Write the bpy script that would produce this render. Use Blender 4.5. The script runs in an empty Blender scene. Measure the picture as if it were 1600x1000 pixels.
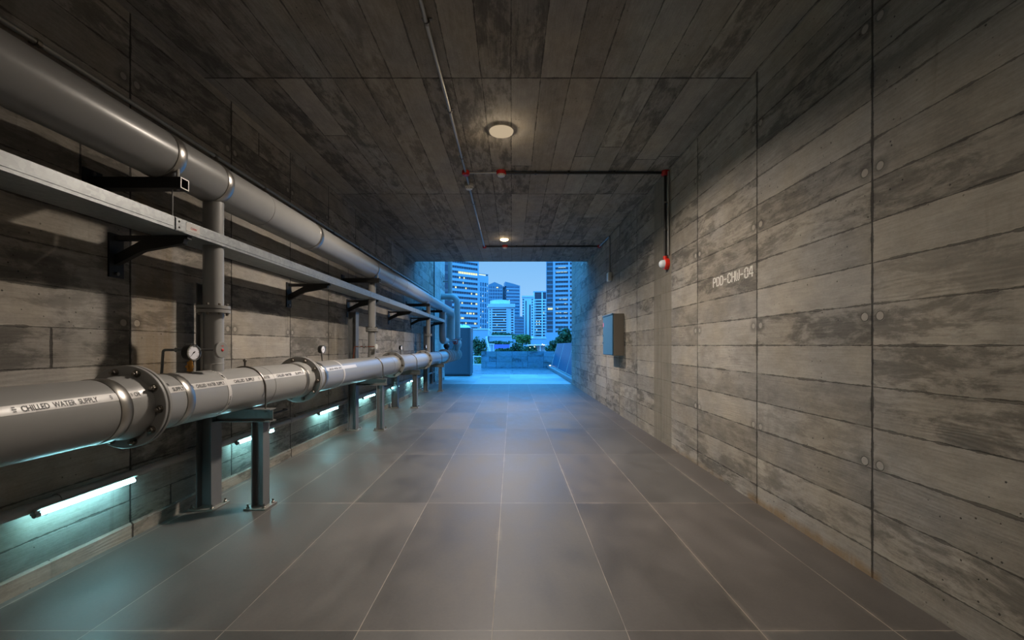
import bpy, math, random
from mathutils import Vector, Matrix
random.seed(7)
PI = math.pi
SC = bpy.context.scene
COL = SC.collection
F, CX, HY, H = 666.667, 800.0, 540.0, 1.28      # focal length in px, vanishing point, eye height
WR, WL, CZ = 1.985, -2.55, 3.5                   # right wall, left wall, ceiling height


def at(px, py, Y):
    return Vector(((px - CX) * Y / F, Y, H - (py - HY) * Y / F))


# ------------------------------------------------------------------ mesh builder
class MB:
    def __init__(s):
        s.v, s.f = [], []

    def add(s, vs, fs):
        o = len(s.v)
        s.v += [Vector(p) for p in vs]
        s.f += [tuple(i + o for i in q) for q in fs]
        return s

    def box(s, x0, x1, y0, y1, z0, z1, rot=None, piv=None):
        vs = [Vector((x, y, z)) for z in (z0, z1) for y in (y0, y1) for x in (x0, x1)]
        if rot is not None:
            c = Vector(piv) if piv is not None else Vector(((x0 + x1) / 2, (y0 + y1) / 2, (z0 + z1) / 2))
            vs = [rot @ (p - c) + c for p in vs]
        return s.add(vs, [(0, 2, 3, 1), (4, 5, 7, 6), (0, 1, 5, 4), (2, 6, 7, 3), (0, 4, 6, 2), (1, 3, 7, 5)])

    def prism(s, poly, o, ex, ey, ez, L):
        o, ex, ey, ez = Vector(o), Vector(ex), Vector(ey), Vector(ez)
        n = len(poly)
        a = [o + ex * p[0] + ey * p[1] for p in poly]
        b = [p + ez * L for p in a]
        return s.add(a + b, [tuple(range(n))[::-1], tuple(range(n, 2 * n))] +
                     [(i, (i + 1) % n, n + (i + 1) % n, n + i) for i in range(n)])

    def lathe(s, o, d, prof, seg=32, a0=0.0, a1=2 * PI, up=(0, 0, 1), close=False):
        """prof: (t along d, radius); angle 0 points along 'side'"""
        o, d = Vector(o), Vector(d).normalized()
        up = Vector(up)
        if abs(d.dot(up)) > .95:
            up = Vector((0, 1, 0))
        x = d.cross(up).normalized()
        y = x.cross(d).normalized()
        full = abs(a1 - a0 - 2 * PI) < 1e-6
        m = seg if full else seg + 1
        vs, fs = [], []
        for t, r in prof:
            for k in range(m):
                a = a0 + (a1 - a0) * k / seg
                vs.append(o + d * t + (x * math.cos(a) + y * math.sin(a)) * r)
        for i in range(len(prof) - 1):
            for k in range(seg):
                k2 = (k + 1) % m
                fs.append((i * m + k, i * m + k2, (i + 1) * m + k2, (i + 1) * m + k))
        if close and full:
            j = len(prof) - 1
            for k in range(seg):
                k2 = (k + 1) % m
                fs.append((j * m + k, j * m + k2, k2, k))
        return s.add(vs, fs)

    def cyl(s, p0, p1, r, seg=16, r1=None):
        p0, p1 = Vector(p0), Vector(p1)
        L = (p1 - p0).length
        r1 = r if r1 is None else r1
        return s.lathe(p0, p1 - p0, [(0, 0.0001), (0, r), (L, r1), (L, 0.0001)], seg)

    def tube(s, pts, r, seg=12, cap=True):
        pts = [Vector(p) for p in pts]
        n = len(pts)
        ts = []
        for i in range(n):
            a = pts[max(i - 1, 0)]
            b = pts[min(i + 1, n - 1)]
            ts.append((b - a).normalized())
        up = Vector((0, 0, 1)) if abs(ts[0].z) < .9 else Vector((1, 0, 0))
        x = ts[0].cross(up).normalized()
        vs, fs = [], []
        for i in range(n):
            x = (x - ts[i] * x.dot(ts[i])).normalized()
            y = ts[i].cross(x)
            for k in range(seg):
                a = 2 * PI * k / seg
                vs.append(pts[i] + (x * math.cos(a) + y * math.sin(a)) * r)
        for i in range(n - 1):
            for k in range(seg):
                k2 = (k + 1) % seg
                fs.append((i * seg + k, i * seg + k2, (i + 1) * seg + k2, (i + 1) * seg + k))
        if cap:
            fs += [tuple(range(seg))[::-1], tuple(range((n - 1) * seg, n * seg))]
        return s.add(vs, fs)

    def ball(s, c, r, seg=14, rings=8, sq=(1, 1, 1)):
        vs, fs = [], []
        for i in range(rings + 1):
            t = PI * i / rings
            for k in range(seg):
                a = 2 * PI * k / seg
                vs.append(Vector(c) + Vector((r * math.sin(t) * math.cos(a) * sq[0], r * math.sin(t) * math.sin(a) * sq[1], r * math.cos(t) * sq[2])))
        for i in range(rings):
            for k in range(seg):
                k2 = (k + 1) % seg
                fs.append((i * seg + k, i * seg + k2, (i + 1) * seg + k2, (i + 1) * seg + k))
        return s.add(vs, fs)

    def hexbolt(s, c, d, r, h):
        return s.lathe(c, d, [(0, .0001), (0, r), (h * .8, r), (h, r * .82), (h, .0001)], 6)

    def build(s, name, mat, parent=None, at0=None, sharp=35, bevel=0.0, mats=None):
        """verts are world points; a part is stored relative to its thing, a top-level mesh relative to at0"""
        off = WLOC[parent] if parent else Vector(at0 or (0, 0, 0))
        me = bpy.data.meshes.new(name)
        me.from_pydata([tuple(p - off) for p in s.v], [], s.f)
        me.validate()
        me.update()
        import bmesh
        bm = bmesh.new()
        bm.from_mesh(me)
        bmesh.ops.remove_doubles(bm, verts=bm.verts, dist=1e-6)
        bmesh.ops.recalc_face_normals(bm, faces=bm.faces)
        bm.to_mesh(me)
        bm.free()
        me.shade_smooth()
        me.set_sharp_from_angle(angle=math.radians(sharp))
        me.materials.append(mat)
        o = bpy.data.objects.new(name, me)
        COL.objects.link(o)
        if parent:
            o.parent = parent
        else:
            o.location = off
        WLOC[o] = off.copy()
        if bevel:
            m = o.modifiers.new('bevel', 'BEVEL')
            m.width = bevel
            m.segments = 2
            m.limit_method = 'ANGLE'
            m.angle_limit = math.radians(50)
        return o


WLOC = {}


def tag(o, label, cat, group=None):
    o['label'] = label
    o['category'] = cat
    if group:
        o['group'] = group
    return o


def thing(name, label, cat, loc=(0, 0, 0), group=None):
    o = bpy.data.objects.new(name, None)
    o.empty_display_size = .1
    COL.objects.link(o)
    o.location = loc
    WLOC[o] = Vector(loc)
    return tag(o, label, cat, group)


def struct(o):
    o['kind'] = 'structure'
    return o


def dup(root, delta, label):
    """copy of a thing with copies of its parts and sub-parts, moved by delta"""
    r = root.copy()
    COL.objects.link(r)
    r.location = root.location + Vector(delta)
    WLOC[r] = Vector(r.location)
    r['label'] = label

    def kids(src, dst):
        for ch in list(src.children):
            c = ch.copy()
            COL.objects.link(c)
            c.parent = dst
            kids(ch, c)
    kids(root, r)
    return r


def bend(pts, r, n=8):
    """polyline with every inner corner filleted by radius r"""
    pts = [Vector(p) for p in pts]
    out = [pts[0]]
    for i in range(1, len(pts) - 1):
        p, a, b = pts[i], (pts[i - 1] - pts[i]).normalized(), (pts[i + 1] - pts[i]).normalized()
        ang = a.angle(b)
        if ang > PI - .02:
            out.append(p)
            continue
        t = r / math.tan(ang / 2)
        c = p + (a + b).normalized() * (r / math.sin(ang / 2))
        s0, s1 = p + a * t - c, p + b * t - c
        tot = s0.angle(s1)
        ax = s0.cross(s1).normalized()
        for k in range(n + 1):
            out.append(c + Matrix.Rotation(tot * k / n, 3, ax) @ s0)
    out.append(pts[-1])
    return out


def text_shape(txt, weight=.02):
    """letters of the built-in font as 2-D verts in the unit box and faces"""
    cu = bpy.data.curves.new('lettering', 'FONT')
    cu.body = txt
    cu.offset = weight
    cu.resolution_u = 3
    o = bpy.data.objects.new('lettering', cu)
    COL.objects.link(o)
    dg = bpy.context.evaluated_depsgraph_get()
    me = bpy.data.meshes.new_from_object(o.evaluated_get(dg))
    vs = [(v.co.x, v.co.y) for v in me.vertices]
    fs = [tuple(p.vertices) for p in me.polygons]
    bpy.data.objects.remove(o)
    bpy.data.curves.remove(cu)
    bpy.data.meshes.remove(me)
    x0, x1 = min(p[0] for p in vs), max(p[0] for p in vs)
    y0, y1 = 0.0, .73
    return [((p[0] - x0) / (x1 - x0), (p[1] - y0) / (y1 - y0)) for p in vs], fs


# ------------------------------------------------------------------ materials
class NT:
    def __init__(s, name):
        s.mat = bpy.data.materials.new(name)
        s.mat.use_nodes = True
        s.nt = s.mat.node_tree
        s.nt.nodes.clear()

    def put(s, sock, val):
        if isinstance(val, bpy.types.NodeSocket):
            s.nt.links.new(val, sock)
        elif val is not None:
            if sock.type == 'RGBA' and len(val) == 3:
                val = (*val, 1)
            sock.default_value = val

    def n(s, typ, ins=(), **props):
        nd = s.nt.nodes.new(typ)
        for k, v in props.items():
            setattr(nd, k, v)
        for k, v in (ins.items() if isinstance(ins, dict) else enumerate(ins)):
            s.put(nd.inputs[k], v)
        return nd

    def m(s, op, a, b=None, c=None, clamp=False):
        return s.n('ShaderNodeMath', [a, b, c], operation=op, use_clamp=clamp).outputs[0]

    def xyz(s, x, y, z=0.0):
        return s.n('ShaderNodeCombineXYZ', [x, y, z]).outputs[0]

    def ramp(s, x, a, b, lo=0.0, hi=1.0):
        return s.n('ShaderNodeMapRange', {0: x, 1: a, 2: b, 3: lo, 4: hi}, interpolation_type='SMOOTHSTEP').outputs[0]

    def noise(s, vec, scale=1.0, detail=4.0, rough=.55, dist=0.0):
        return s.n('ShaderNodeTexNoise', {'Vector': vec, 'Scale': scale, 'Detail': detail, 'Roughness': rough, 'Distortion': dist}).outputs[0]

    def white(s, x, y, z=0.0):
        return s.n('ShaderNodeTexWhiteNoise', {'Vector': s.xyz(x, y, z)}, noise_dimensions='3D').outputs['Value']

    def mix(s, f, a, b):
        nd = s.n('ShaderNodeMix', data_type='RGBA')
        s.put(nd.inputs[0], f)
        s.put(nd.inputs[6], a)
        s.put(nd.inputs[7], b)
        return nd.outputs[2]

    def scale(s, col, f):
        nd = s.n('ShaderNodeVectorMath', operation='SCALE')
        s.put(nd.inputs[0], col if isinstance(col, bpy.types.NodeSocket) else tuple(col)[:3])
        s.put(nd.inputs['Scale'], f)
        return nd.outputs[0]

    def objco(s):
        tc = s.n('ShaderNodeTexCoord')
        sp = s.n('ShaderNodeSeparateXYZ', [tc.outputs['Object']])
        return tc.outputs['Object'], sp.outputs[0], sp.outputs[1], sp.outputs[2]

    def out(s, color, rough=.5, metal=0.0, bump=None, bstr=.3, bdist=.01, **extra):
        p = s.n('ShaderNodeBsdfPrincipled')
        s.put(p.inputs['Base Color'], color)
        s.put(p.inputs['Roughness'], rough)
        s.put(p.inputs['Metallic'], metal)
        for k, v in extra.items():
            s.put(p.inputs[k.replace('_', ' ')], v)
        if bump is not None:
            b = s.n('ShaderNodeBump', {'Strength': bstr, 'Distance': bdist, 'Height': bump})
            s.put(p.inputs['Normal'], b.outputs[0])
        o = s.n('ShaderNodeOutputMaterial')
        s.nt.links.new(p.outputs[0], o.inputs[0])
        return s.mat


def concrete(name, ua, va, u0, L, v0, Hb, base=(.335, .304, .27), seed=0.0, split=.0, ties=None, stains=(),
             strips=(), contrast=1.0, jointw=.0042, vjoint=1.0):
    """board-formed concrete: panels L long along axis ua, boards Hb wide along axis va"""
    t = NT(name)
    co, X, Y, Z = t.objco()
    ax = {'x': X, 'y': Y, 'z': Z}
    u, v = ax[ua], ax[va]
    wob = t.noise(t.xyz(t.m('MULTIPLY', u, 1.3), t.m('MULTIPLY', v, .7), seed), 1.0, 2.0)
    v2 = t.m('ADD', v, t.m('MULTIPLY', t.m('SUBTRACT', wob, .5), .012))
    cu = t.m('DIVIDE', t.m('SUBTRACT', u, u0), L)
    cv = t.m('DIVIDE', t.m('SUBTRACT', v2, v0), Hb)
    iu, iv = t.m('FLOOR', cu), t.m('FLOOR', cv)
    fu, fv = t.m('FRACT', cu), t.m('FRACT', cv)
    h1 = t.white(iu, iv, seed + .5)
    # some boards are butt-jointed once more inside the panel
    cut = t.m('ADD', .3, t.m('MULTIPLY', t.white(iu, iv, seed + 3.5), .4))
    has = t.m('LESS_THAN', t.white(iu, iv, seed + 9.5), split)
    side = t.m('MULTIPLY', t.m('GREATER_THAN', fu, cut), has)
    tone = t.white(t.m('ADD', iu, t.m('MULTIPLY', side, .37)), iv, seed + 1.5)
    sel = t.white(t.m('ADD', iu, t.m('MULTIPLY', side, .37)), iv, seed + 5.5)
    shift = t.m('MULTIPLY', h1, 37.0)
    # grain of the timber
    gv = t.xyz(t.m('MULTIPLY', u, 1.6), t.m('MULTIPLY', v, 34.0), shift)
    grain = t.noise(gv, 1.0, 5.0, .6, .9)
    fine = t.noise(t.xyz(t.m('MULTIPLY', u, 5.0), t.m('MULTIPLY', v, 120.0), shift), 1.0, 3.0, .6, .3)
    cloud = t.noise(t.xyz(t.m('MULTIPLY', u, 2.2), t.m('MULTIPLY', v, 3.4), shift), 1.0, 5.0, .6, .6)
    big = t.noise(t.xyz(u, v, seed), .55, 3.0, .5)
    patch = t.noise(t.xyz(t.m('MULTIPLY', u, 2.6), t.m('MULTIPLY', v, 7.5), shift), 1.0, 9.0, .72, .35)
    dirt = t.m('MULTIPLY', t.ramp(patch, .44, .58), t.ramp(sel, .3, .8))
    wn = t.noise(t.xyz(t.m('MULTIPLY', u, 1.1), t.m('MULTIPLY', v, 6.0), shift), 1.0, 2.0, .5)
    wave = t.m('MULTIPLY', t.m('SINE', t.m('ADD', t.m('MULTIPLY', v, 260.0), t.m('MULTIPLY', wn, 46.0))), t.ramp(t.white(iu, iv, seed + 14.5), .45, .9))
    wave = t.m('MULTIPLY', wave, t.ramp(cloud, .4, .6))
    drip = t.noise(t.xyz(t.m('MULTIPLY', u, 9.0), t.m('MULTIPLY', v, .8), seed + 4), 1.0, 4.0, .6, .4)
    dripm = t.m('MULTIPLY', t.ramp(drip, .58, .72), t.ramp(big, .42, .6))
    mot = t.noise(t.xyz(t.m('MULTIPLY', u, 6.0), t.m('MULTIPLY', v, 11.0), shift), 1.0, 9.0, .74, .2)
    grit = t.noise(t.xyz(t.m('MULTIPLY', u, 55.0), t.m('MULTIPLY', v, 70.0), seed), 1.0, 3.0, .7)
    val = t.m('ADD', .70, t.m('MULTIPLY', tone, .34 * contrast))
    val = t.m('ADD', val, t.m('MULTIPLY', t.m('SUBTRACT', mot, .5), .75))
    val = t.m('ADD', val, t.m('MULTIPLY', t.m('SUBTRACT', grit, .5), .28))
    val = t.m('ADD', val, t.m('MULTIPLY', t.m('SUBTRACT', grain, .5), t.m('ADD', .12, t.m('MULTIPLY', sel, .42))))
    val = t.m('ADD', val, t.m('ADD', t.m('MULTIPLY', wave, .045), t.m('MULTIPLY', t.m('SUBTRACT', fine, .5), .34)))
    val = t.m('ADD', val, t.m('MULTIPLY', t.m('SUBTRACT', cloud, .5), .55))
    val = t.m('ADD', val, t.m('MULTIPLY', t.m('SUBTRACT', big, .5), .5))
    val = t.m('MULTIPLY', val, t.m('SUBTRACT', 1.0, t.m('MULTIPLY', dirt, .5)))
    val = t.m('MULTIPLY', val, t.m('SUBTRACT', 1.0, t.m('MULTIPLY', dripm, .22)))
    # joints
    rag = t.noise(t.xyz(t.m('MULTIPLY', u, 6.0), t.m('MULTIPLY', v, 6.0), seed + 7), 1.0, 5.0, .7)
    dv = t.m('MULTIPLY', t.m('MINIMUM', fv, t.m('SUBTRACT', 1.0, fv)), Hb)
    du = t.m('MULTIPLY', t.m('MINIMUM', fu, t.m('SUBTRACT', 1.0, fu)), L)
    dc = t.m('MULTIPLY', t.m('ABSOLUTE', t.m('SUBTRACT', fu, cut)), L)
    dc = t.m('ADD', dc, t.m('MULTIPLY', t.m('SUBTRACT', 1.0, has), 9.0))
    wv = t.m('MULTIPLY', t.ramp(rag, .38, .72), jointw * 2.4)
    wu = t.m('MULTIPLY', t.m('ADD', .5, t.ramp(rag, .35, .7)), jointw * 1.5 * vjoint)
    jm = t.m('SUBTRACT', 1.0, t.ramp(t.m('SUBTRACT', dv, wv), 0.0, .0025))
    jm2 = t.m('SUBTRACT', 1.0, t.ramp(t.m('SUBTRACT', t.m('MINIMUM', du, dc), wu), 0.0, .003))
    joint = t.m('MAXIMUM', t.m('MULTIPLY', jm, .8), jm2)
    halo = t.m('SUBTRACT', 1.0, t.ramp(du, .0, t.m('ADD', .01, t.m('MULTIPLY', t.ramp(rag, .5, .75), .09))))
    val = t.m('MULTIPLY', val, t.m('SUBTRACT', 1.0, t.m('MULTIPLY', halo, .3)))
    # blow holes
    vor = t.n('ShaderNodeTexVoronoi', {'Vector': t.xyz(u, v, shift), 'Scale': 21.0}).outputs['Distance']
    hole = t.m('MULTIPLY', t.m('SUBTRACT', 1.0, t.ramp(vor, .07, .12)), t.ramp(t.noise(t.xyz(u, v, seed + 2), 1.7, 2.0), .52, .6))
    height = t.m('ADD', t.m('ADD', t.m('MULTIPLY', mot, .5), t.m('MULTIPLY', grain, .3)), t.m('ADD', t.m('MULTIPLY', fine, .25), t.m('MULTIPLY', tone, .5)))
    height = t.m('ADD', height, t.m('ADD', t.m('MULTIPLY', wave, .12), t.m('MULTIPLY', patch, .3)))
    pit = t.m('MAXIMUM', joint, hole)
    if ties:
        z0, dz = ties
        tv = t.m('SUBTRACT', t.m('FRACT', t.m('ADD', .5, t.m('DIVIDE', t.m('SUBTRACT', v, z0), dz))), .5)
        a = t.m('MULTIPLY', tv, dz)
        b = t.m('SUBTRACT', du, .05)
        d = t.m('SQRT', t.m('ADD', t.m('MULTIPLY', a, a), t.m('MULTIPLY', b, b)))
        disc = t.m('SUBTRACT', 1.0, t.ramp(d, .026, .029))
        ring = t.m('MULTIPLY', disc, t.ramp(d, .020, .026))
        blot = t.m('MULTIPLY', t.m('SUBTRACT', 1.0, t.ramp(t.m('ADD', d, t.m('MULTIPLY', rag, .06)), .05, .1)), .35)
        val = t.m('MULTIPLY', val, t.m('SUBTRACT', 1.0, blot))
        val = t.m('ADD', t.m('MULTIPLY', val, t.m('SUBTRACT', 1.0, disc)), t.m('MULTIPLY', disc, .95))
        pit = t.m('MAXIMUM', pit, t.m('MULTIPLY', ring, .8))
        height = t.m('SUBTRACT', height, t.m('MULTIPLY', disc, .6))
    val = t.m('MULTIPLY', val, t.m('SUBTRACT', 1.0, t.m('MULTIPLY', pit, .72)))
    height = t.m('SUBTRACT', height, t.m('MULTIPLY', pit, 2.0))
    warm = t.noise(t.xyz(u, v, seed + 11), 1.4, 3.0)
    col = t.mix(t.ramp(warm, .35, .65), tuple(c * k for c, k in zip(base, (1.02, 1.0, .93))), tuple(c * k for c, k in zip(base, (.97, 1.0, 1.03))))
    col = t.scale(col, val)
    for (ua0, ua1, va0, va1, c, st, soft) in stains:
        wn = t.m('MULTIPLY', t.m('SUBTRACT', t.noise(t.xyz(t.m('MULTIPLY', u, 7.0), t.m('MULTIPLY', v, 1.5), seed + 6), 1.0, 5.0, .65), .5), soft * 3)
        uu = t.m('ADD', u, wn)
        vv = t.m('ADD', v, wn)
        mk = t.m('MULTIPLY', t.m('MULTIPLY', t.ramp(uu, ua0 - soft, ua0 + soft), t.ramp(uu, ua1 - soft, ua1 + soft, 1.0, 0.0)),
                 t.m('MULTIPLY', t.ramp(vv, va0 - soft, va0 + soft), t.ramp(vv, va1 - soft, va1 + soft, 1.0, 0.0)))
        mk = t.m('MULTIPLY', mk, t.m('MULTIPLY', st, t.ramp(drip, .3, .6, .45, 1.0)))
        col = t.mix(mk, col, t.scale(c, t.m('ADD', .5, t.m('MULTIPLY', val, .65))))
    for (ua0, ua1, c) in strips:
        mk = t.m('MULTIPLY', t.ramp(u, ua0 - .01, ua0 + .01), t.ramp(u, ua1 - .01, ua1 + .01, 1.0, 0.0))
        streak = t.noise(t.xyz(t.m('MULTIPLY', u, 14.0), t.m('MULTIPLY', v, 1.2), seed + 8), 1.0, 5.0, .6, .5)
        col = t.mix(t.m('MULTIPLY', mk, .85), col, t.scale(c, t.m('ADD', .45, t.m('ADD', t.m('MULTIPLY', streak, .8), t.m('MULTIPLY', cloud, .3)))))
    return t.out(col, t.m('ADD', .72, t.m('MULTIPLY', cloud, .2)), 0.0, height, .55, .006, Specular_IOR_Level=.3)


def floor_tiles(name, u0, w, v0, L, base=(.108, .097, .088), lines=(.36, .31, .25), rough=(.38, .60)):
    t = NT(name)
    co, X, Y, Z = t.objco()
    cu = t.m('DIVIDE', t.m('SUBTRACT', X, u0), w)
    cv = t.m('DIVIDE', t.m('SUBTRACT', Y, v0), L)
    iu, iv, fu, fv = t.m('FLOOR', cu), t.m('FLOOR', cv), t.m('FRACT', cu), t.m('FRACT', cv)
    tone = t.white(iu, iv, .5)
    hue = t.white(iu, iv, 7.5)
    sh = t.m('MULTIPLY', tone, 40.0)
    cl = t.noise(t.xyz(t.m('MULTIPLY', X, 2.0), t.m('MULTIPLY', Y, 1.0), sh), 1.4, 6.0, .6, .5)
    cl2 = t.noise(t.xyz(X, Y, 3.0), .8, 5.0, .6)
    fine = t.noise(co, 60.0, 3.0, .6)
    val = t.m('ADD', .58, t.m('MULTIPLY', tone, .3))
    val = t.m('ADD', val, t.m('MULTIPLY', t.m('SUBTRACT', cl, .5), .75))
    val = t.m('ADD', val, t.m('MULTIPLY', t.m('SUBTRACT', cl2, .5), .6))
    val = t.m('ADD', val, t.m('MULTIPLY', t.m('SUBTRACT', fine, .5), .22))
    mot = t.noise(t.xyz(t.m('MULTIPLY', X, 6.0), t.m('MULTIPLY', Y, 3.5), sh), 1.0, 9.0, .72, .3)
    val = t.m('ADD', val, t.m('MULTIPLY', t.m('SUBTRACT', mot, .5), .6))
    val = t.m('ADD', val, .08)
    du = t.m('MULTIPLY', t.m('MINIMUM', fu, t.m('SUBTRACT', 1.0, fu)), w)
    dv = t.m('MULTIPLY', t.m('MINIMUM', fv, t.m('SUBTRACT', 1.0, fv)), L)
    d = t.m('MINIMUM', du, dv)
    wear = t.noise(t.xyz(X, Y, 9.0), 2.5, 4.0, .65)
    jm = t.m('SUBTRACT', 1.0, t.ramp(d, .001, .0028))
    scf = t.m('MULTIPLY', t.m('SUBTRACT', 1.0, t.ramp(d, .0, .03)), t.m('MULTIPLY', t.ramp(wear, .5, .7), .3))
    col = t.mix(t.ramp(hue, .2, .8), base, (base[0] * .9, base[1] * .95, base[2] * .97))
    col = t.scale(col, val)
    col = t.mix(t.m('MULTIPLY', t.m('MAXIMUM', jm, scf), t.ramp(wear, .3, .55, .25, .85)), col, lines)
    r = t.m('ADD', rough[0], t.m('MULTIPLY', cl2, rough[1] - rough[0]))
    r = t.m('ADD', r, t.m('ADD', t.m('MULTIPLY', t.m('SUBTRACT', mot, .5), .25), t.m('MULTIPLY', t.m('SUBTRACT', cl, .5), .25)))
    return t.out(col, r, 0.0, t.m('SUBTRACT', t.m('MULTIPLY', fine, .15), jm), .25, .002, Specular_IOR_Level=.5)


def plain(name, col, rough=.5, metal=0.0, var=.12, sc=8.0, bump=.05, **kw):
    t = NT(name)
    co, X, Y, Z = t.objco()
    nz = t.noise(co, sc, 5.0, .6, .3)
    fine = t.noise(co, sc * 14, 2.0)
    v = t.m('ADD', 1.0 - var, t.m('MULTIPLY', nz, var * 2))
    r = t.m('ADD', rough - .06, t.m('MULTIPLY', nz, .12))
    return t.out(t.scale(col, v), r, metal, t.m('ADD', nz, t.m('MULTIPLY', fine, .3)), bump, .003, **kw)


def galvanised(name):
    t = NT(name)
    co, X, Y, Z = t.objco()
    vo = t.n('ShaderNodeTexVoronoi', {'Vector': co, 'Scale': 45.0, 'Randomness': 1.0}).outputs['Color']
    sp = t.n('ShaderNodeSeparateColor', [vo]).outputs[0]
    nz = t.noise(co, 5.0, 5.0, .6, .4)
    st = t.noise(t.xyz(t.m('MULTIPLY', X, 30.0), Y, t.m('MULTIPLY', Z, 60.0)), 1.0, 4.0)
    v = t.m('ADD', .62, t.m('ADD', t.m('MULTIPLY', sp, .2), t.m('ADD', t.m('MULTIPLY', nz, .3), t.m('MULTIPLY', st, .25))))
    return t.out(t.scale((.33, .345, .35), v), t.m('ADD', .32, t.m('MULTIPLY', nz, .25)), .75, nz, .08, .002)


def glow(name, col, strength):
    t = NT(name)
    e = t.n('ShaderNodeEmission', {0: (*col, 1), 1: strength})
    o = t.n('ShaderNodeOutputMaterial')
    t.nt.links.new(e.outputs[0], o.inputs[0])
    return t.mat


def leafy(name, a, b):
    t = NT(name)
    co, X, Y, Z = t.objco()
    nz = t.noise(co, 2.2, 4.0, .6)
    g = t.n('ShaderNodeNewGeometry').outputs['Random Per Island']
    f = t.m('ADD', t.m('MULTIPLY', nz, .5), t.m('MULTIPLY', g, .5))
    return t.out(t.mix(t.ramp(f, .25, .75), a, b), .6, 0.0)


def glazing(name, col=(.014, .045, .08), rough=.25, sc=.3):
    t = NT(name)
    co, X, Y, Z = t.objco()
    nz = t.noise(co, sc, 3.0)
    return t.out(t.scale(col, t.m('ADD', .5, nz)), rough, 0.0, Specular_IOR_Level=.8)


def clear_glass(name, tint):
    t = NT(name)
    co, X, Y, Z = t.objco()
    nz = t.noise(co, 1.5, 3.0)
    return t.out(t.scale(tint, t.m('ADD', .8, t.m('MULTIPLY', nz, .4))), .35, 0.0, Specular_IOR_Level=.25)


M = {}
M['wall_r'] = concrete('board_marked_concrete_right', 'y', 'z', 2.35, 1.107, H, .2265, seed=3.0, split=.0, ties=(.63, .81),
                       stains=[(2.3, 3.6, -.1, .05, (.20, .12, .045), .7, .03), (4.0, 5.5, -.1, .04, (.2, .13, .06), .4, .03)],
                       strips=[(5.31, 5.96, (.19, .17, .135))])
M['wall_l'] = concrete('board_marked_concrete_left', 'y', 'z', 2.85, 1.027, 1.38, .227, seed=21.0, split=.2, ties=(.62, .81),
                       stains=[(2.88, 3.2, .9, 2.3, (.20, .135, .065), .55, .03), (3.22, 3.32, 1.0, 2.2, (.34, .31, .27), .6, .02),
                               (2.45, 2.62, 1.0, 2.0, (.34, .32, .28), .4, .02)])
M['ceil'] = concrete('board_marked_concrete_soffit', 'y', 'x', 3.54, 2.705, -.0075, .247, base=(.375, .338, .298), seed=41.0, split=.22, contrast=.8, jointw=.0035)
M['wall_b'] = concrete('board_marked_concrete_back', 'x', 'z', 0.0, 1.1, 1.38, .227, seed=61.0)
M['pale'] = concrete('pale_cast_concrete', 'y', 'z', 13.9, 1.05, 1.5, .6, base=(.52, .51, .48), seed=71.0)
M['parapet'] = concrete('parapet_concrete', 'x', 'z', 0.0, .9, .05, .3, base=(.14, .26, .33), seed=81.0, split=.4, contrast=.6)
M['plinth'] = concrete('plinth_concrete', 'y', 'z', 2.85, 2.05, -1.0, 3.0, base=(.27, .245, .215), seed=91.0)
M['floor'] = floor_tiles('stone_floor_tiles', -.0885, .601, 3.469, 1.553)
M['paving'] = floor_tiles('terrace_paving', -.0885, 1.2, 14.2, 1.2, base=(.40, .40, .39), lines=(.3, .3, .29), rough=(.35, .5))
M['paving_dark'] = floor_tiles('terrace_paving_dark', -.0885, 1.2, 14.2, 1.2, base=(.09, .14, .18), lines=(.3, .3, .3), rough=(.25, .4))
M['pipe'] = plain('pale_grey_pipe_paint', (.29, .288, .28), .36, 0, .07, 3.0, .02, Coat_Weight=.2, Coat_Roughness=.2)
M['flange'] = plain('grey_flange_paint', (.27, .267, .255), .42, 0, .12, 9.0, .05)
M['gasket'] = plain('black_rubber_gasket', (.02, .02, .02), .7)
M['steel'] = plain('stainless_strap', (.44, .42, .39), .33, 1.0, .08, 20.0, .05)
M['bolt'] = plain('bolt_steel', (.22, .20, .175), .38, .9, .2, 30.0, .1)
M['post'] = plain('blue_grey_steel_paint', (.15, .155, .16), .48, .2, .2, 6.0, .08)
M['beam'] = plain('worn_grey_beam', (.16, .16, .155), .5, .2, .25, 7.0, .08)
M['plate'] = plain('base_plate_steel', (.30, .28, .25), .45, .6, .25, 20.0, .1)
M['black'] = plain('black_steel', (.022, .022, .022), .5, .2, .2, 10.0)
M['galv'] = galvanised('galvanised_steel')
M['conduit'] = plain('conduit_zinc', (.34, .335, .32), .42, .6, .15, 9.0)
M['grey_conduit'] = plain('grey_rail_paint', (.32, .31, .295), .5, .1, .15, 6.0)
M['red'] = plain('red_enamel', (.42, .012, .012), .4, 0, .1, 12.0)
M['redbright'] = plain('bright_red_plastic', (.75, .03, .015), .35, 0, .08, 12.0)
M['white'] = plain('white_plastic', (.66, .65, .62), .4, 0, .05, 12.0)
M['label'] = plain('white_label_tape', (.62, .60, .58), .35, 0, .06, 30.0)
M['ink'] = plain('black_print', (.018, .018, .018), .5)
M['stencil'] = plain('white_stencil_paint', (.62, .60, .55), .7, 0, .25, 25.0)
M['brass'] = plain('brass', (.55, .27, .06), .32, .8, .2, 40.0)
M['opal'] = plain('opal_plastic', (.75, .8, .85), .25, 0, .03)
M['dial'] = plain('dial_face', (.80, .80, .86), .4, 0, .04)
M['chrome'] = plain('chrome', (.6, .6, .6), .16, 1.0, .05)
M['boxgrey'] = plain('taupe_cabinet_paint', (.17, .15, .125), .45, .1, .1, 4.0)
M['boxdoor'] = plain('door_paint_sky_tinted', (.07, .19, .32), .35, .1, .08, 3.0)  # blue of the sky light put into the door and lip colour
M['cab'] = plain('slate_cabinet_paint', (.055, .085, .105), .45, .1, .08, 2.0)
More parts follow.
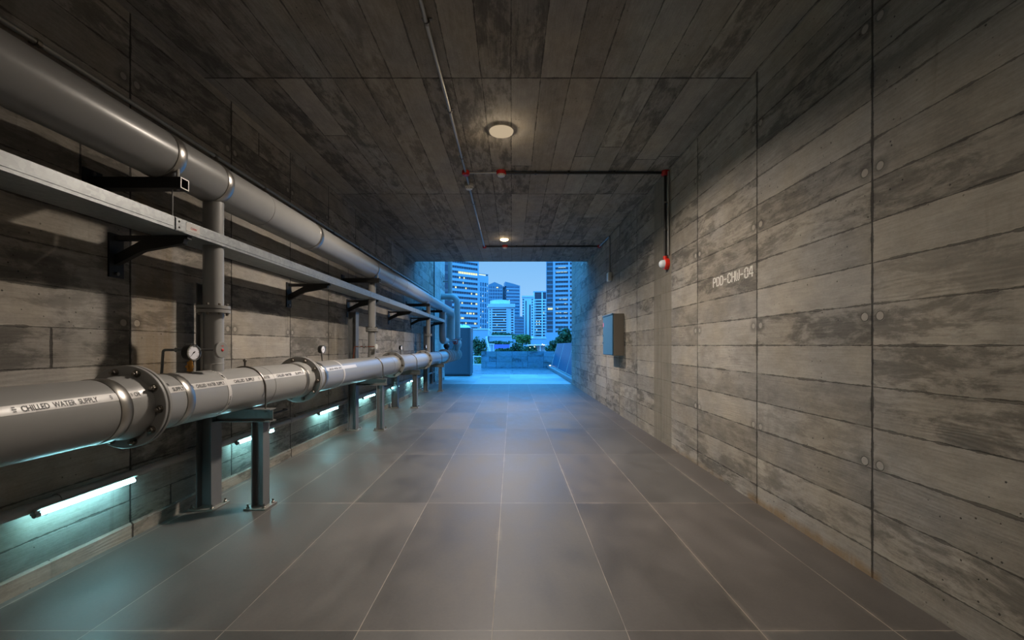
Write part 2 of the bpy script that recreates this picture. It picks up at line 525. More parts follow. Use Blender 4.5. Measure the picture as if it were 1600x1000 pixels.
M['sheet'] = plain('crumpled_plastic_sheet', (.72, .72, .72), .35, 0, .1, 9.0)
M['redmark'] = plain('red_mark', (.55, .03, .03), .5)
M['pinkmark'] = plain('pink_sticker', (.75, .22, .4), .5)
M['rust'] = plain('rusty_red_tube', (.2, .07, .045), .55, .3)
M['tube_on'] = glow('cool_white_tube', (.36, .90, 1.0), 48.0)
M['lampdome'] = glow('warm_lamp_diffuser', (1.0, .78, .52), .46)
M['lampdome_far'] = glow('warm_lamp_diffuser_bright', (1.0, .72, .38), 9.0)
M['facade'] = plain('facade_panel', (.34, .45, .54), .5, 0, .06, .2, 0)
M['facade_white'] = plain('facade_white', (.72, .80, .86), .5, 0, .05, .2, 0)
M['facade_dark'] = plain('facade_dark', (.10, .12, .15), .4, 0, .1, .2, 0)
M['facade_mid'] = plain('facade_mid', (.15, .25, .34), .45, 0, .08, .2, 0)
M['glazing'] = glazing('dark_glazing')
M['glazing_blue'] = glazing('blue_glazing', (.06, .16, .25), .2)
M['lit'] = glow('lit_office_window', (.95, 1.0, .60), 1.0)
M['lit_cool'] = glow('lit_office_window_cool', (.75, 1.0, .9), .9)
M['leaf'] = leafy('dark_green_leaves', (.012, .05, .022), (.05, .13, .05))
M['leaf2'] = leafy('mid_green_leaves', (.03, .10, .02), (.11, .24, .05))
M['bark'] = plain('bark', (.06, .045, .03), .8)
M['soil'] = plain('city_ground', (.06, .07, .07), .9, 0, .3, .3)
M['panelglass'] = clear_glass('tinted_glass_panel', (.015, .09, .16))
M['bluecanopy'] = glow('lit_blue_canopy', (.03, .16, 1.0), .9)
M['kerb'] = plain('granite_kerb', (.16, .17, .18), .5, 0, .3, 12.0, .1)
M['lanternglow'] = glow('lantern_glow', (1.0, .88, .6), 3.0)
LAMP0, LAMP1, LAMP2, SPREAD, HALO = 14.0, 124.0, 112.0, 154, 5.5
SKYTOP, SKYMID = (.22, 2.0, 5.2, 1), (.2, 1.25, 3.1, 1)  # unseen upper sky, brightened past the horizon to add blue light below
EXPO = 0.12
# ================================================================== the setting
END = 11.28
struct(MB().box(WR, WR + .4, -4, 14.2, -.3, 6.5).build('wall_right', M['wall_r']))
struct(MB().box(WL - .4, WL, -4, 16.0, -.3, 6.5).build('wall_left', M['wall_l']))
struct(MB().box(WL, WR, -4.3, -4, -.3, CZ + .5).build('wall_back', M['wall_b']))  # unseen end wall, added to keep blue sky light out behind the camera
struct(MB().box(WL, WR, -4, END, CZ, CZ + .7).build('ceiling', M['ceil']))
struct(MB().box(WL, WR, -4, 14.2, -.3, 0).build('floor', M['floor']))
struct(MB().box(-9, 9, 16.0, 19.0, -.3, 0).box(WL, WR, 14.2, 16, -.3, 0).box(WR, 9, 14.2, 16, -.3, 0).build('floor_terrace', M['paving']))
struct(MB().box(-9, 9, 19.0, 28.5, -.3, -.004).build('floor_terrace_far', M['paving_dark']))
struct(MB().prism([(0, 0), (.016, 0), (.016, .088), (.006, .1), (0, .1)], (WL, -4, 0), (1, 0, 0), (0, 0, 1), (0, 1, 0), 20.0).build('baseboard_left', M['plinth']))
struct(MB().box(WL, WL + .03, 13.9, 15.98, .1, 6.5).build('trim_1', M['pale']))
struct(MB().box(-1.76, 2.62, 24.4, 24.7, 0, .95).build('wall_parapet', M['parapet']))

# ================================================================== lower chilled water pipe
PX, PZ, PR, FR = -2.13, 1.28 - .338, .164, .2285
UX, UZ, UR = -2.13, 1.28 + .542 * 2.13, .143


def Yr(px, r=PR, X=PX):      # distance of the point of a pipe's right silhouette seen at column px
    return (-X - r) * F / (CX - px)


FL = [Yr(259, FR), Yr(501.4, FR), Yr(632, FR), Yr(675.2, FR), Yr(704.6, FR)]
YEND = FL[-1] + .03
low = thing('chilled_water_pipe', 'large grey chilled water pipe with bolted flanges running low along the left wall', 'pipe', (PX, -3.9, PZ))
# barrel with a weld collar at every flange
prof = [(0, .001), (0, PR)]
for y in FL:
    prof += [(y + 3.9 - .075, PR), (y + 3.9 - .03, PR + .012), (y + 3.9 + .075, PR + .012), (y + 3.9 + .13, PR)]
prof[-1] = (FL[-1] + 3.9 + .03, PR + .01)
prof += [(FL[-1] + 3.9 + .03, .001)]
MB().lathe((PX, -3.9, PZ), (0, 1, 0), prof, 72).build('pipe_barrel', M['pipe'], low, sharp=50)
for i, y in enumerate(FL):
    for j, (a, b) in enumerate(((0, .021), (.029, .050))):
        if i == 4 and j == 1:
            continue
        fl = MB().lathe((PX, y + a, PZ), (0, 1, 0), [(0, PR + .005), (0, FR - .003), (.003, FR), (b - a - .003, FR), (b - a, FR - .003), (b - a, PR + .005)], 72).build('flange', M['flange'], low, sharp=30)
        if j == 0 and i < 4:
            for k in range(10):
                an = math.radians(35 * k - 4 if False else 36 * k - 3)
                c = Vector((PX + .196 * math.cos(an), y, PZ + .196 * math.sin(an)))
                b_ = MB()
                b_.lathe(c + Vector((0, .001, 0)), (0, -1, 0), [(0, .0001), (0, .0215), (.003, .0215), (.003, .0001)], 14)
                b_.hexbolt(c - Vector((0, .001, 0)), (0, -1, 0), .0165, .016)
                b_.cyl(c - Vector((0, .012, 0)), c - Vector((0, .029, 0)), .0085, 10)
                b_.build('bolt', M['bolt'], fl)
        elif j == 1:
            for k in range(10):
                an = math.radians(36 * k - 3)
                c = Vector((PX + .196 * math.cos(an), y + b, PZ + .196 * math.sin(an)))
                MB().hexbolt(c, (0, 1, 0), .0165, .016).build('bolt', M['bolt'], fl)
    MB().lathe((PX, y + .020, PZ), (0, 1, 0), [(0, PR + .005), (0, FR - .014), (.010, FR - .014), (.010, PR + .005)], 64).build('gasket', M['gasket'], low)


def strap(parent, X, Z, R, y0, y1, buckle=True):
    m = MB().lathe((X, y0, Z), (0, 1, 0), [(0, R - .002), (0, R + .0025), (.002, R + .004), (y1 - y0 - .002, R + .004), (y1 - y0, R + .0025), (y1 - y0, R - .002)], 72)
    return m.build('strap', M['steel'], parent, sharp=40)


for a, b in ((190, 208.8), (293.5, 305.8), (479.2, 483.6), (508.6, 512.8)):
    strap(low, PX, PZ, PR, Yr(a), Yr(b))
for px in (431.5, 617.5):
    MB().lathe((PX, Yr(px) - .004, PZ), (0, 1, 0), [(0, PR), (.004, PR + .003), (.008, PR)], 64).build('weld_seam', M['flange'], low)


def lathe_arc(m, y0, y1, a0, a1, r, seg=8):
    vs, fs = [], []
    for i in range(seg + 1):
        a = a0 + (a1 - a0) * i / seg
        for y in (y0, y1):
            vs.append((PX + r * math.cos(a), y, PZ + r * math.sin(a)))
    # thin tape with an upper face and edges
    for i in range(seg + 1):
        a = a0 + (a1 - a0) * i / seg
        for y in (y0, y1):
            vs.append((PX + (r - .0012) * math.cos(a), y, PZ + (r - .0012) * math.sin(a)))
    n = 2 * (seg + 1)
    for i in range(seg):
        fs.append((2 * i, 2 * i + 1, 2 * i + 3, 2 * i + 2))
        fs.append((n + 2 * i, n + 2 * i + 2, n + 2 * i + 3, n + 2 * i + 1))
        fs.append((2 * i, 2 * i + 2, n + 2 * i + 2, n + 2 * i))
        fs.append((2 * i + 1, n + 2 * i + 1, n + 2 * i + 3, 2 * i + 3))
    fs.append((0, n, n + 1, 1))
    fs.append((2 * seg, 2 * seg + 1, n + 2 * seg + 1, n + 2 * seg))
    return m.add(vs, fs)


TA = math.radians(29.5)      # where the tape sits round the pipe
TW = .021 / PR               # half width of the tape as an angle


def on_pipe(y, h, r):        # h: metres round the barrel from the tape's centre line
    a = TA + h / PR
    return Vector((PX + r * math.cos(a), y, PZ + r * math.sin(a)))


def pipe_text(parent, txt, y0, y1, hh=.026):
    vs, fs = text_shape(txt, .025)
    m = MB()
    m.add([on_pipe(y0 + (y1 - y0) * p[0], (p[1] - .5) * hh, PR + .0028) for p in vs], fs)
    return m.build('lettering', M['ink'], parent, sharp=180)


def pipe_icon(parent, y, s=.013):
    m = MB()
    for k in range(3):
        h = (k - 1) * s * .62
        w = s * (.75 if k != 1 else 1.0)
        n = 6
        for q in range(n):
            y0, y1 = y - w * .55 + w * 1.1 * q / n, y - w * .55 + w * 1.1 * (q + .8) / n
            m.add([on_pipe(y0, h - s * .18, PR + .0028), on_pipe(y1, h - s * .18, PR + .0028), on_pipe(y1, h + s * .22, PR + .0028), on_pipe(y0, h + s * .22, PR + .0028)], [(0, 1, 2, 3)])
    return m.build('print_mark', M['ink'], parent, sharp=180)


def Yt(px):                  # distance of the tape's centre line at column px
    return (-PX - PR * math.cos(TA)) * F / (CX - px)


segs = [(-1.2, FL[0] - .035), (FL[0] + .1, FL[1] - .035), (FL[1] + .1, FL[1] + 1.2)]
tapes = []
for a, b in segs:
    tapes.append(lathe_arc(MB(), a, b, TA - TW, TA + TW, PR + .0016).build('label_tape', M['label'], low))
pipe_text(tapes[0], 'CHILLED  WATER  SUPPLY', Yt(32.5), Yt(152))
pipe_icon(tapes[0], Yt(21), .015)
pipe_icon(tapes[0], Yt(173), .013)
pipe_text(tapes[0], 'CHILLED', Yt(209), Yt(230), .022)
pipe_icon(tapes[0], Yt(205), .011)
pipe_text(tapes[1], 'SUPPLY', Yt(269), Yt(287), .024)
pipe_icon(tapes[1], Yt(301), .012)
pipe_text(tapes[1], 'CHILLED  WATER  SUPPLY', Yt(306), Yt(350), .024)
pipe_text(tapes[1], 'CHILLED  SUPPLY', Yt(365), Yt(397), .024)
pipe_text(tapes[1], 'WATER', Yt(411), Yt(421), .024)
pipe_icon(tapes[1], Yt(404), .012)
pipe_text(tapes[1], 'CHILLED  WATER', Yt(432), Yt(455), .024)
pipe_text(tapes[1], 'SUPPLY', Yt(461), Yt(474), .024)
pipe_text(tapes[2], 'CHILLED  WATER  SUPPLY', Yt(514), Yt(534), .022)
for px, w in ((360, .032), (538.6, .035)):
    y = Yr(px)
    rt = MB().lathe((PX, y - w / 2, PZ), (0, 1, 0), [(0, PR), (0, PR + .0022), (w, PR + .0022), (w, PR)], 64).build('ring_tape', M['label'], low)
    if px < 400:             # CHILLED WATER running round the barrel
        for word, a0, a1 in (('CHILLED', 78, 42), ('WATER', -4, -28)):
            vs, fs = text_shape(word, .025)
            m = MB()
            for p in vs:
                a = math.radians(a0 + (a1 - a0) * p[0])
                m.v.append(Vector((PX + (PR + .0034) * math.cos(a), y + (p[1] - .5) * .017, PZ + (PR + .0034) * math.sin(a))))
            m.f = list(fs)
            m.build('lettering', M['ink'], rt, sharp=180)
# small arrow printed past the first flange
m = MB()
for (ya, yb, ha, hb) in ((.0, .012, .032, .036), (.012, .024, .020, .032)):
    y = Yt(264)
    m.add([on_pipe(y + ya, .02 + ha - .01, PR + .0012), on_pipe(y + yb, .02 + ha - .012, PR + .0012), on_pipe(y + yb, .02 + hb - .006, PR + .0012), on_pipe(y + ya, .02 + hb - .008, PR + .0012)], [(0, 1, 2, 3)])
m.build('print_mark', M['ink'], low, sharp=180)
# air vent plug on the crown
vy = -PX * F / (CX - 383)
MB().cyl((PX, vy, PZ + PR - .005), (PX, vy, PZ + PR + .045), .008, 10).ball((PX, vy, PZ + PR + .055), .015, 12, 8).build('vent_plug', M['bolt'], low)

# ================================================================== pipe supports
SUPY = [Yr(413.8), Yr(597.8), Yr(651.2), Yr(690.2)]
BT = PZ - PR                 # top of the cross beam
Y0 = SUPY[0]


def hsec(w, d, t):           # H outline, flanges across +-x
    a, b, c = w / 2, d / 2, t / 2
    return [(-a, -b), (-a + t, -b), (-a + t, -c), (a - t, -c), (a - t, -b), (a, -b), (a, b), (a - t, b), (a - t, c), (-a + t, c), (-a + t, b), (-a, b)]


def support(col_top, lab, y):
    s = thing('pipe_support', lab, 'pipe support', (-2.0, y, 0), 'H-post supports under the chilled water pipe')
    MB().prism(hsec(.092, .092, .009), (-2.0, y, .012), (1, 0, 0), (0, 1, 0), (0, 0, 1), BT - .1 - .012).build('post', M['post'], s)
    # I-section cross beam from the wall column out past the post
    c, d = BT - .05, .05
    ib = [(-.045, -d), (.045, -d), (.045, -d + .008), (.004, -d + .008), (.004, d - .008), (.045, d - .008), (.045, d), (-.045, d), (-.045, d - .008), (-.004, d - .008), (-.004, -d + .008), (-.045, -d + .008)]
    MB().prism(ib, (-2.35, y, c), (0, 1, 0), (0, 0, 1), (1, 0, 0), .45).build('cross_beam', M['beam'], s)
    MB().prism(hsec(.12, .12, .01), (-2.41, y, .012), (1, 0, 0), (0, 1, 0), (0, 0, 1), col_top - .012).build('wall_column', M['post'], s)
    for (x, w) in ((-2.0, .085), (-2.41, .10)):
        bp = MB().box(x - w, x + w, y - w, y + w, 0, .012).build('base_plate', M['plate'], s, bevel=.002)
        for sx in (-1, 1):
            for sy in (-1, 1):
                q = Vector((x + sx * (w - .022), y + sy * (w - .022), .012))
                MB().hexbolt(q, (0, 0, 1), .014, .012).cyl(q + Vector((0, 0, .01)), q + Vector((0, 0, .03)), .007, 8).build('anchor_bolt', M['bolt'], bp)
    # U-bolt over the barrel, feet through the beam
    R = PR + .006
    pts = [(PX - R, y, BT - .03), (PX - R, y, PZ)] + [(PX + R * math.cos(a), y, PZ + R * math.sin(a)) for a in [PI - PI * k / 20 for k in range(1, 20)]] + [(PX + R, y, PZ), (PX + R, y, BT - .03)]
    MB().tube(pts, .0065, 8).build('u_bolt', M['bolt'], s)
    return s


SN = ['nearest H-post pipe support, between the camera and the first wall flange riser', 'second pipe support from the camera, in front of the second grey riser',
      'third pipe support from the camera, with a short wall column', 'farthest pipe support, just before the slate blue cabinet']
support(1.77, 'nearest steel pipe support, its H-shaped post standing on a plate in the left foreground', SUPY[0])
support(1.79, 'second steel pipe support from the camera, its wall column ending below a tray bracket', SUPY[1])
support(.78, 'third steel pipe support from the camera, between the fourth and fifth tube lights', SUPY[2])
support(1.82, 'farthest steel pipe support, next to the slate blue cabinet', SUPY[3])

# ================================================================== upper pipe
up = thing('upper_pipe', 'grey pipe high along the left wall with shiny steel straps, bending down at its end', 'pipe', (UX, -3.9, UZ))
UE = 14.87
path = bend([(UX, -3.9, UZ), (UX, UE, UZ), (UX, UE, 1.5)], .26, 10)
MB().tube(path, UR, 56).build('pipe_barrel', M['pipe'], up, sharp=50)


def Yu(px):
    return Yr(px, UR, UX)


for a, b in ((279, 293), (357, 366.6)):
    strap(up, UX, UZ, UR, Yu(a), Yu(b))
for px in (505, 593.5):
    strap(up, UX, UZ, UR, Yu(px) - .05, Yu(px) + .02)
for px in (430, 617.5, 637, 675, 696):
    y = Yu(px)
    MB().lathe((UX, y - .005, UZ), (0, 1, 0), [(0, UR), (.005, UR + .003), (.01, UR)], 56).build('weld_seam', M['flange'], up)

# wall arms that carry it
UBY = [(Yu(279) + Yu(293)) / 2 + .01, 6.42, 10.3, 12.2]
ubl = ['black square-tube wall arm under the nearest strap of the upper pipe', 'second black wall arm under the upper pipe, above the second riser',
       'third black wall arm under the upper pipe, above the thin third riser', 'farthest black wall arm under the upper pipe, near its bend']
arm0 = None
for y, lab in zip(UBY, ubl):
    if arm0:
        dup(arm0, (0, y - UBY[0], 0), lab)
        continue
    zt = UZ - UR - .0
    s = arm0 = thing('pipe_bracket', lab, 'bracket', (WL, y, zt), 'wall arms carrying the upper pipe')
    # hollow square tube, open at its end
    w = .033
    m = MB()
    o, i = w, w - .006
    x0, x1 = WL + .01, -1.985
    for (a, b, c, d) in ((-o, o, -o, -i), (-o, o, i, o), (-o, -i, -i, i), (i, o, -i, i)):
        m.box(x0, x1, y + a, y + b, zt - w + c, zt - w + d)
    m.build('arm', M['black'], s)
    MB().box(x1 - .0005, x1 + .0015, y - o, y + o, zt - w - o, zt - w - i).box(x1 - .0005, x1 + .0015, y - o, y + o, zt - w + i, zt - w + o).box(x1 - .0005, x1 + .0015, y - o, y - i, zt - w - i, zt - w + i).box(x1 - .0005, x1 + .0015, y + i, y + o, zt - w - i, zt - w + i).build('cut_edge', M['conduit'], s)
    wp = MB().box(WL, WL + .01, y - .06, y + .06, zt - .13, zt + .05).build('wall_plate', M['black'], s)
    for dz in (-.11, .03):
        MB().hexbolt((WL + .01, y, zt + dz), (1, 0, 0), .012, .012).build('bolt', M['bolt'], wp)
    MB().cyl((-2.02, y - .008, zt - .075), (-2.02, y - .008, zt + .10), .009, 10).build('strap_rod', M['conduit'], s)

# ================================================================== cable tray
TX0, TX1 = -2.05, -2.30
TZT, TZB = 1.28 + .383 * 2.05, 1.28 + .344 * 2.05
tray = thing('cable_tray', 'long galvanised steel cable tray on wall brackets between the two large pipes', 'cable tray', (TX0, -3.9, TZB))
JY = -TX0 * F / (CX - 273)
TE = 13.1
for a, b in ((-3.9, JY - .003), (JY + .003, TE)):
    sec = [(0, 0), (0, TZT - TZB), (-.002, TZT - TZB), (-.002, .003), (TX1 - TX0 + .002, .003), (TX1 - TX0 + .002, TZT - TZB), (TX1 - TX0, TZT - TZB), (TX1 - TX0, 0)]
    MB().prism(sec, (TX0, a, TZB), (1, 0, 0), (0, 0, 1), (0, 1, 0), b - a).build('tray_section', M['galv'], tray)
    MB().box(TX0 - .001, TX0 + .0025, a, b, TZB + .018, TZB + .0215).build('pressed_rib', M['galv'], tray)
sp = MB().box(TX0, TX0 + .004, JY + .006, JY + .085, TZB + .004, TZT - .004).build('splice_plate', M['galv'], tray)
for dz in (.022, .058):
    for dy in (.03,):
        MB().ball((TX0 + .004, JY + dy, TZB + dz), .0065, 10, 6).build('bolt', M['bolt'], sp)
ry = -TX0 * F / (CX - 302)
st = MB().box(TX0, TX0 + .0012, ry - .06, ry + .055, TZB + .012, TZT - .008).build('sticker', M['label'], tray)
tv, tf = text_shape('CHW', .02)
MB().add([(TX0 + .002, ry - .025 + .055 * p[0], TZB + .036 + .014 * p[1]) for p in tv], tf).build('sticker_print', M['redmark'], st, sharp=180)
for px in (581, 609, 650, 672):
    y = -TX0 * F / (CX - px)
    MB().box(TX0, TX0 + .003, y - .05, y + .05, TZB + .003, TZT - .003).build('splice_plate', M['galv'], tray)
MB().cyl((TX0 - .008, -TX0 * F / (CX - 271.5) - .0, TZT - .02), (TX0 - .008, -TX0 * F / (CX - 271.5), UZ - UR - .06), .004, 8).build('hanger_rod', M['conduit'], tray)
TBY = [2.74, 4.86, 6.62, 8.8, 10.76, 12.9]
tbl = ['black triangular wall bracket under the tray joint nearest the camera', 'second black tray bracket from the camera, on bare wall', 'third tray bracket, above the second wall column',
       'fourth tray bracket from the camera, past the second riser', 'fifth tray bracket from the camera, before the third riser', 'last tray bracket at the far end of the cable tray']
tb0 = None
for y, lab in zip(TBY, tbl):
    if tb0:
        dup(tb0, (0, y - TBY[0], 0), lab)
        continue
    s = tb0 = thing('tray_bracket', lab, 'bracket', (WL, y, TZB), 'triangular brackets under the cable tray')
    t = .018
    # gusset with a cut-out: outer triangle strips
    L = TX0 - WL - .02
    z = TZB
    MB().prism([(.012, 0), (L, 0), (L, -.022), (.19, -.03), (.012, -.03)], (WL, y - t, z - .002), (1, 0, 0), (0, 0, 1), (0, 1, 0), 2 * t).build('arm', M['black'], s)
    MB().prism([(.012, -.19), (.012, -.125), (.19, -.028), (L - .02, -.02), (L - .03, -.05), (.19, -.098)], (WL, y - t, z - .002), (1, 0, 0), (0, 0, 1), (0, 1, 0), 2 * t).build('brace', M['black'], s)
    wp = MB().box(WL, WL + .012, y - .05, y + .05, z - .27, z + .01).build('wall_plate', M['black'], s)
    for dz in (-.245, -.02):
        MB().hexbolt((WL + .012, y, z + dz), (1, 0, 0), .013, .012).build('bolt', M['bolt'], wp)


# ================================================================== risers
def riser(px, r, zf, lab, z0=None, flr=1.62, dxy=0):
    y = -UX * F / (CX - px)
    z0 = PZ + PR - .012 if z0 is None else z0
    s = thing('riser_pipe', lab, 'pipe', (UX, y, z0), 'risers joining the two large pipes')
    MB().cyl((UX, y, z0), (UX, y, UZ - UR + .012), r, 32).build('pipe_barrel', M['pipe'], s)
    for a, b in ((0, .022), (.028, .05)):
        fl = MB().lathe((UX, y, zf + a), (0, 0, 1), [(0, r), (0, r * flr), (b - a, r * flr), (b - a, r)], 36).build('flange', M['flange'], s)
        for k in range(8):
            an = 2 * PI * (k + .3) / 8
            c = Vector((UX + r * 1.4 * math.cos(an), y + r * 1.4 * math.sin(an), zf + (0 if a == 0 else b)))
            MB().hexbolt(c, (0, 0, -1 if a == 0 else 1), r * .15, .015).build('bolt', M['bolt'], fl)
    MB().lathe((UX, y, z0 + .055), (0, 0, 1), [(0, r), (.003, r + .002), (.006, r)], 32).build('weld_seam', M['flange'], s)
    return s, y


r1, ry1 = riser(333.5, .0635, 1.28 + (540 - 489) * 3.04 / F, 'nearest vertical grey riser with a flange pair, behind the pressure gauge')
r2, ry2 = riser(581.2, .0556, 1.28 + (540 - 517.5) * 6.49 / F, 'second grey riser from the camera, with a sampling line crossing it')
r3, ry3 = riser(669.3, .0545, 1.28 + (540 - 525) * 10.84 / F, 'thin third riser near the far end of the left wall')
y4 = -UX * F / (CX - 691.5)
r4 = thing('riser_pipe', 'far riser with a lower elbow turning away, beyond the end of the cable tray', 'pipe', (UX, y4, 1.45), 'risers joining the two large pipes')
MB().tube(bend([(UX, y4, UZ - UR + .01), (UX, y4, 1.43), (UX, y4 + .75, 1.43)], .16, 8), .105, 28).build('pipe_barrel', M['pipe'], r4)
MB().lathe((UX, y4 + .75, 1.43), (0, 1, 0), [(0, .06), (0, .13), (.03, .13), (.03, .0001)], 24).build('flange', M['flange'], r4)
MB().lathe((UX, y4, 1.85), (0, 0, 1), [(0, .105), (.006, .110), (.012, .105)], 28).build('weld_seam', M['flange'], r4)

# slim drain tube beside the first riser
dr = MB().tube([(-2.165, ry1 - .06, PZ + PR - .02), (-2.165, ry1 - .06, 1.28 + (540 - 489) * 3.04 / F + .01)], .009, 10)
dx = at(315.5, 560, ry1 - .06).x
dr = MB().tube([(dx, ry1 - .06, PZ + .13), (dx, ry1 - .06, 1.28 + (540 - 491) * 3.04 / F)], .009, 10).build('drain_tube', M['conduit'], at0=(dx, ry1, 1.1))
tag(dr, 'slim grey drain tube standing beside the nearest riser', 'tube')


# ================================================================== gauges
def gauge(c, R, facing, stem_to, lab, brass=True, body='black'):
    """round dial gauge: c centre of the face, facing a direction, stem down to the pipe crown"""
    c, d = Vector(c), Vector(facing).normalized()
    s = thing('pressure_gauge', lab, 'gauge', stem_to)
    MB().lathe(c - d * R * .95, d, [(0, .0001), (0, R * .93), (R * .1, R), (R * .9, R), (R * .95, R * .97), (R * .95, R * .86), (R * .86, R * .86), (R * .86, .0001)], 32).build('case', M[body], s)
    MB().lathe(c - d * R * .06, d, [(0, R * .84), (0, R), (R * .1, R), (R * .12, R * .9), (R * .06, R * .86)], 32).build('bezel', M['chrome'], s)
    dl = MB().lathe(c - d * R * .08, d, [(0, .0001), (0, R * .87), (.001, R * .87), (.001, .0001)], 32).build('dial', M['dial'], s)
    x = d.cross(Vector((0, 0, 1))).normalized() * -1
    y = d.cross(x).normalized()
    if y.z < 0:
        y = -y
    m = MB()
    o = c - d * R * .08 + d * .0016
    for k in range(25):
        a = math.radians(-135 + 270 * k / 24)
        q = x * math.sin(a) + y * math.cos(a)
        p = q.cross(d)
        r0 = .62 if k % 4 == 0 else .7
        w = R * (.022 if k % 4 == 0 else .012)
        m.add([o + q * R * r0 + p * w, o + q * R * .79 + p * w, o + q * R * .79 - p * w, o + q * R * r0 - p * w], [(0, 1, 2, 3)])
    m.build('dial_marks', M['ink'], dl, sharp=180)
    a = math.radians(-135 if R < .04 else 225)
    q = x * math.sin(a) + y * math.cos(a)
    p = q.cross(d)
    o2 = o + d * .0015
    MB().add([o2 - q * R * .2 + p * R * .05, o2 + q * R * .68 + p * R * .012, o2 + q * R * .68 - p * R * .012, o2 - q * R * .2 - p * R * .05], [(0, 1, 2, 3)]).lathe(o, d, [(0, R * .08), (.003, R * .08), (.003, .0001)], 12).build('needle', M['ink'], dl, sharp=180)
    b = c - d * R * .5
    st = Vector(stem_to)
    b2 = Vector((b.x, b.y, b.z - R * .95))
    MB().tube([b2 + Vector((0, 0, .006)), b2, st], R * .16, 10).build('stem', M['bolt'] if not brass else M['brass'], s)
    if brass:
        h = b2.z - st.z
        MB().hexbolt((st.x, st.y, st.z + h * .05), (0, 0, 1), R * .36, h * .22).hexbolt((st.x, st.y, st.z + h * .62), (0, 0, 1), R * .34, h * .25).lathe((st.x, st.y, st.z + h * .25), (0, 0, 1), [(0, R * .26), (h * .1, R * .42), (h * .28, R * .42), (h * .38, R * .25)], 16).cyl((st.x - .0, st.y - R * .6, st.z + h * .45), (st.x, st.y + R * .4, st.z + h * .45), R * .18, 12).build('valve', M['brass'], s)
    return s


g1y = -PX * F / (CX - 297)
gd = Vector((1.0, -.12, .0))
gc = at(303.6, 550.8, g1y - .03)
gauge(gc, .052, gd, (PX, gc.y + .03, PZ + PR), 'round pressure gauge with white dial on a brass valve, nearest to the camera')
for px, py, yy, lab, R in ((505.4, 546, 4.77, 'black pressure gauge standing on the pipe just past the second flange', .045), (626.5, 543.5, 8.16, 'small dark gauge on the pipe before the third flange', .044),
                           (664.4, 541.5, 10.5, 'farthest small dark gauge, beside the thin third riser', .044)):
    c = at(px, py, yy)
    c.x = PX + .02
    gauge(c, R, (1, -.1, 0), (PX, c.y + .02, PZ + PR), lab, brass=False)


def sampling(ybase, ddx, disc_px, disc_py, left_px, R, lab, legmat):
    """horizontal sampling tube with a small cock and a round end plate facing the walkway"""
    z = H + (540 - disc_py) * ybase / F
    s = thing('sampling_line', lab, 'sampling line', (at(left_px, disc_py, ybase).x, ybase, PZ + .1))
    xd = at(disc_px, disc_py, ybase).x
    xl = at(left_px, disc_py, ybase).x
    d = Vector((1.0, -.12, 0)).normalized()
    MB().tube(bend([(xl - .03, ybase + .03, PZ + .08), (xl, ybase + .01, z), (xd - .03, ybase + .02, z), ], .02, 5), .0085, 10).build('tube', M[legmat], s)
    c = Vector((xd, ybase, z))
    MB().lathe(c - d * R * .55, d, [(0, .0001), (0, R * .75), (R * .2, R), (R * .5, R), (R * .55, R * .95), (R * .55, .0001)], 28).build('end_plate', M['white' if R < .04 else 'flange'], s)
    x = d.cross(Vector((0, 0, 1))).normalized()
    if R > .04:
        o = c + d * .001
        m = MB()
        m.lathe(o, d, [(0, .0001), (0, R * .19), (.0012, R * .19), (.0012, .0001)], 16)
        for k in (-1, 0, 1):
            m.add([o + d * .001 + x * (k - .3) * .006 + Vector((0, 0, R * .42)), o + d * .001 + x * (k + .3) * .006 + Vector((0, 0, R * .42)), o + d * .001 + x * (k + .3) * .006 + Vector((0, 0, R * .56)), o + d * .001 + x * (k - .3) * .006 + Vector((0, 0, R * .56))], [(0, 1, 2, 3)])
        m.build('red_mark', M['redmark'], s, sharp=180)
    m = MB()
    for f, r in ((.22, .016), (.42, .022), (.55, .014)):
        xx = xl + (xd - xl) * f
        m.cyl((xx - .012, ybase + .018, z), (xx + .012, ybase + .018, z), r, 12)
    xx = xl + (xd - xl) * .42
    m.cyl((xx, ybase + .018, z), (xx, ybase + .018, z + .04), .006, 8).box(xx - .02, xx + .02, ybase + .012, ybase + .024, z + .038, z + .044)
    m.build('cock', M['conduit'], s)


sampling(g1y + .07, 0, 347.5, 546.8, 253, .055, 'grey sampling tube ending in a round plate with a red mark, behind the nearest gauge', 'beam')
sampling(ry2 - .12, 0, 588.8, 541.6, 553.5, .045 * .88, 'thin sampling tube with a pale round end, crossing the second riser', 'rust')

# ================================================================== rail with tube lights along the left wall
RX, RZ = -2.50, .435
rail = thing('lighting_rail', 'long grey conduit rail low on the left wall carrying the tube lights', 'rail', (RX, -3.9, RZ))
MB().tube([(RX, -3.9, RZ), (RX, 13.6, RZ)], .028, 16).build('conduit', M['grey_conduit'], rail)
for k in range(-3, 12):
    y = .45 + k * 1.2 if False else 1.15 + k * 1.22
    MB().lathe((RX, y - .03, RZ), (0, 1, 0), [(0, .028), (0, .033), (.06, .033), (.06, .028)], 20).build('coupling', M['grey_conduit'], rail)
    MB().box(WL, RX - .02, y + .3, y + .33, RZ - .012, RZ + .012).build('wall_clip', M['black'], rail)
for y in (3.2, 4.9, 8.1):
    MB().cyl((RX + .008, y, RZ + .024), (RX + .008, y, RZ + .05), .007, 8).build('stud', M['bolt'], rail)
LY = [2.2 + 1.62 * k for k in range(7)]
ord_ = ['nearest', 'second', 'third', 'fourth', 'fifth', 'sixth', 'farthest']
where = ['in the left foreground', 'seen behind the nearest support post', 'under the second flange', 'before the second support post', 'past the second support post', 'before the third support post', 'near the cabinet']
l0 = None
